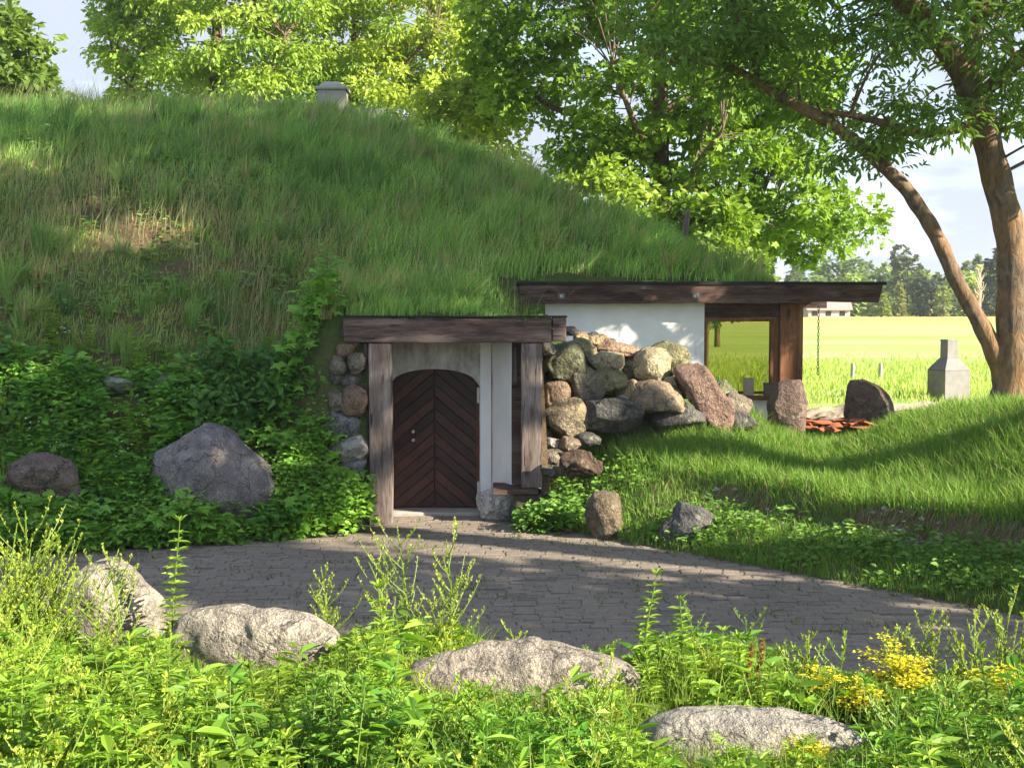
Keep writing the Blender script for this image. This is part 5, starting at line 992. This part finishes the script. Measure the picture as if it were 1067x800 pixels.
def plant(name, label, cat, px, top, Y, lean, style, seed, cs=1., group=None, extra=0):
    b = W(px, 600, Y); z = float(H(b.x, Y)); h = max(.15, W(px, top, Y).z - z); r = np.random.default_rng(seed); st, lf, fl = Acc(), Acc(), Acc()
    bx = b.x - lean * h; root = tag(empty(name, (bx, Y, z)), label, cat, group)
    sprig(st, lf, fl, (bx, Y, z - .02), h, (lean, r.normal(0, .05)), r, style, cs)
    for k in range(extra): sprig(st, lf, fl, (bx + r.normal(0, .04), Y + r.normal(0, .04), z - .02), h * r.uniform(.6, .92), (lean + r.normal(0, .15), r.normal(0, .1)), r, style, cs)
    if st.n: st.build('stem', STEM, root)
    lf.build('leaves', LEAF, root)
    if fl.n: tag(fl.build('flowers', FLOWER, root), kind='stuff')
for k, a in enumerate([
    ('wild_mustard', 'yellow green budding weed at the far left edge, taller left one', 'weed', 12, 542, 7.4, .02, 'mustard'), ('wild_mustard', 'tall yellow green budding weed at far left with the highest tip', 'weed', 33, 527, 7.7, .03, 'mustard'), ('wild_mustard', 'yellow green budding weed left of the peaked boulder', 'weed', 62, 556, 7.6, .05, 'mustard'),
    ('wild_mustard', 'single budding spike in front of the peaked boulder', 'weed', 116, 568, 7.7, .03, 'mustard'), ('hemp_nettle', 'slender dark leafy weed just right of the peaked boulder', 'weed', 186, 540, 8.0, .05, 'whorl'),
    ('wild_mustard', 'branching weed leaning left above the paving, right of the long boulder', 'weed', 330, 588, 8.3, -.22, 'mustard'), ('wild_mustard', 'tall branching budding weed left of the door path', 'weed', 412, 543, 8.3, -.12, 'mustard'), ('wild_mustard', 'bushy branching budding weed before the door path', 'weed', 472, 558, 8.2, .10, 'mustard'),
    ('hemp_nettle', 'upright leafy weed with star-like tip behind the middle boulder', 'weed', 681, 598, 7.6, .02, 'whorl'), ('hemp_nettle', 'shorter leafy weed right of the star-tipped one', 'weed', 712, 622, 7.7, .06, 'whorl'), ('hemp_nettle', 'leafy weed over the left end of the bottom right boulder', 'weed', 752, 655, 7.2, .0, 'whorl'),
    ('dock_spike', 'thin brown seed spike, left of a pair', 'weed', 782, 668, 7.0, 0, 'dockspike'), ('dock_spike', 'thin brown seed spike, right of a pair', 'weed', 794, 662, 7.0, .01, 'dockspike'),
    ('wild_mustard', 'arching green weed left of the yellow flowers', 'weed', 836, 655, 7.3, -.2, 'mustard'), ('wild_mustard', 'leaning budding weed left of the tallest right weed', 'weed', 930, 655, 7.5, -.18, 'mustard'), ('wild_mustard', 'tall green budding weed among the yellow flowers at right', 'weed', 968, 628, 7.6, .04, 'mustard'), ('wild_mustard', 'budding weed at the right edge leaning left', 'weed', 1012, 642, 7.4, -.12, 'mustard'), ('wild_mustard', 'budding weed cut by the right edge of the picture', 'weed', 1054, 622, 7.6, .05, 'mustard'),
    ('ragwort', 'yellow flowering weed, leftmost of the yellow ones', 'flower', 862, 690, 7.2, -.08, 'ragwort'), ('ragwort', 'yellow flowering weed above the right end of the flat boulder', 'flower', 905, 712, 6.9, .05, 'ragwort'), ('ragwort', 'largest yellow flowering weed at right, before the paving', 'flower', 950, 684, 7.2, 0, 'ragwort'), ('ragwort', 'yellow flowering weed low at the right, in front of the others', 'flower', 985, 735, 6.6, .05, 'ragwort'), ('ragwort', 'yellow flowering weed overlapping the flat bottom boulder', 'flower', 842, 768, 5.9, .0, 'ragwort'), ('ragwort', 'yellow flowering weed between the largest one and the right edge', 'flower', 1035, 690, 7.0, .0, 'ragwort'), ('ragwort', 'tall yellow flowering weed behind the right end of the flat boulder', 'flower', 925, 665, 7.4, -.05, 'ragwort'), ('ragwort', 'yellow flowering weed near the bottom right corner', 'flower', 1012, 765, 6.0, .02, 'ragwort'),
    ('dock_plant', 'clump of broad upright leaves at the bottom, left of centre', 'weed', 438, 742, 5.9, 0, 'dock'), ('dock_plant', 'clump of long pale green leaves at the bottom centre', 'weed', 525, 752, 5.5, 0, 'dock'), ('dock_plant', 'broad leaves right of the flat middle boulder', 'weed', 692, 712, 6.7, 0, 'dock'), ('dock_plant', 'broad leaved clump in front of the long boulder', 'weed', 286, 690, 6.9, 0, 'dock'),
    ('yarrow', 'white flat flower head left of the broad leaves at the bottom', 'flower', 378, 760, 5.7, 0, 'yarrow'), ('yarrow', 'white flower head just above the broad leaves', 'flower', 500, 765, 5.9, 0, 'yarrow'), ('yarrow', 'small white flower head at the bottom left', 'flower', 70, 780, 5.8, 0, 'yarrow'), ('yarrow', 'small white flower head left of centre bottom edge', 'flower', 318, 772, 5.7, 0, 'yarrow')]):
    plant(*a, 500 + k, 1.0, {'wild_mustard': 'budding weeds', 'hemp_nettle': 'whorled leafy weeds', 'ragwort': 'yellow flowering weeds', 'dock_plant': 'broad leaved clumps', 'dock_spike': 'seed spikes', 'yarrow': 'white flower heads'}[a[0]], (5 if a[3] < 70 else 2) if a[7] in ('mustard', 'ragwort') else 0)
# the mass of lower weeds
def cap(px, Y):
    c = np.interp(px, [-60, 0, 40, 62, 110, 170, 215, 350, 372, 420, 500, 520, 660, 690, 780, 830, 900, 960, 1067, 1130], [600, 605, 628, 652, 660, 655, 690, 685, 650, 632, 645, 690, 690, 655, 655, 690, 700, 705, 690, 690])
    for x0, x1, yr, lim in ((50, 172, 8.4, 644), (178, 358, 8.0, 676), (418, 668, 7.4, 708), (664, 925, 6.5, 770)):
        if x0 < px < x1 and Y < yr + .1: c = max(c, lim)
    return c
st, lf, fl = Acc(), Acc(), Acc(); r = np.random.default_rng(91); cnt = 0; styles = ['leafy', 'feather', 'leafy', 'leafy', 'whorl', 'feather', 'leafy', 'mustard']
blockers = [(44, 172, 8.0, 8.8), (176, 356, 7.55, 8.35), (412, 670, 6.85, 7.75), (655, 932, 5.85, 6.85)]
for k in range(2550):
    Y = 4.6 + 4.5 * r.random() ** .75; x = r.uniform(-.54, .54) * Y; z = float(H(x, Y)); px = CX + FPX * x / Y
    if any(b[0] < px < b[1] and b[2] < Y < b[3] for b in blockers): continue
    c = cap(px, Y) + r.uniform(-4, 40) - (r.random() < .05) * r.uniform(10, 45); hm = W(px, c, Y).z - z
    if hm < .06: continue
    h = min(hm * r.uniform(.6, 1.0), r.uniform(.22, .66))
    if Y > 8.4 and h > .3: h *= .8
    s = styles[r.integers(0, 8)]
    if r.random() < .045 and 5.6 < Y < 8.2: h = min(h + r.uniform(.08, .3), .95); s = ['mustard', 'whorl', 'mustard'][r.integers(0, 3)]
    if s == 'mustard' and h < .25: s = 'feather'
    pc = float(fbm(np.array([x * 1.1]), np.array([Y * 1.1]), 66, 3)[0]); cs_ = r.uniform(.7, 1.25) * (np.array([1.15, 1.12, 1.]) if pc > .55 else np.array([.72, .9, .9]) if pc < .42 else 1.)
    if pc > .58 and r.random() < .15 and h > .2: s = 'mustard'
    sprig(st, lf, fl, (x, Y, z), h, (r.normal(0, .16), r.normal(0, .12)), r, s, cs_); cnt += 1
P, r2 = scatter(34000, -5.6, 5.6, 4.6, 9.3, lambda x, y: np.abs(x) < y * .62, 92); n = len(P); px_, _ = to_px(P[:, 0], P[:, 1], P[:, 2])
hm = np.array([W(a, cap(a, b), b).z for a, b in zip(px_, P[:, 1])]) - P[:, 2]; ok = hm > .04; P = P[ok]; hm = hm[ok]; n = len(P)
h = np.minimum(hm, r2.uniform(.12, .42, n)); lean = r2.normal(0, .35, (n, 3)) * h[:, None]; lean[:, 2] = 0; kk = r2.random((n, 1)); C = np.array([.10, .19, .025]) * (1 - kk) + np.array([.26, .34, .05]) * kk
blades(lf, P, h, lean, r2.uniform(.004, .010, n), C, C * 1.1)
root = lf.build('weeds', LEAF); tag(root, 'dense mass of sunlit weeds and grass filling the foreground', 'weeds', kind='stuff'); a = st.build('weed_stems', STEM, root); tag(a, kind='stuff')
print('weeds', cnt, 'tris', sum(len(o.data.polygons) for o in bpy.data.objects if o.type == 'MESH'))

# ------------------------------------------------------------------ air
a = Acc(); a.add([(x, y, z) for x in (-440, 440) for y in (-135, 650) for z in (-1.2, 27)], [[0, 1, 3, 2], [4, 6, 7, 5], [0, 4, 5, 1], [2, 3, 7, 6], [0, 2, 6, 4], [1, 5, 7, 3]])
k = NT('haze'); v_ = k.n('VolumePrincipled'); v_.inputs['Density'].default_value = .00035; v_.inputs['Color'].default_value = (.86, .92, 1, 1); v_.inputs['Anisotropy'].default_value = .2; k.t.links.new(v_.outputs[0], k.out.inputs['Volume'])
tag(a.build('haze', k.m), 'thin pale summer haze over the meadow', 'haze', kind='stuff')
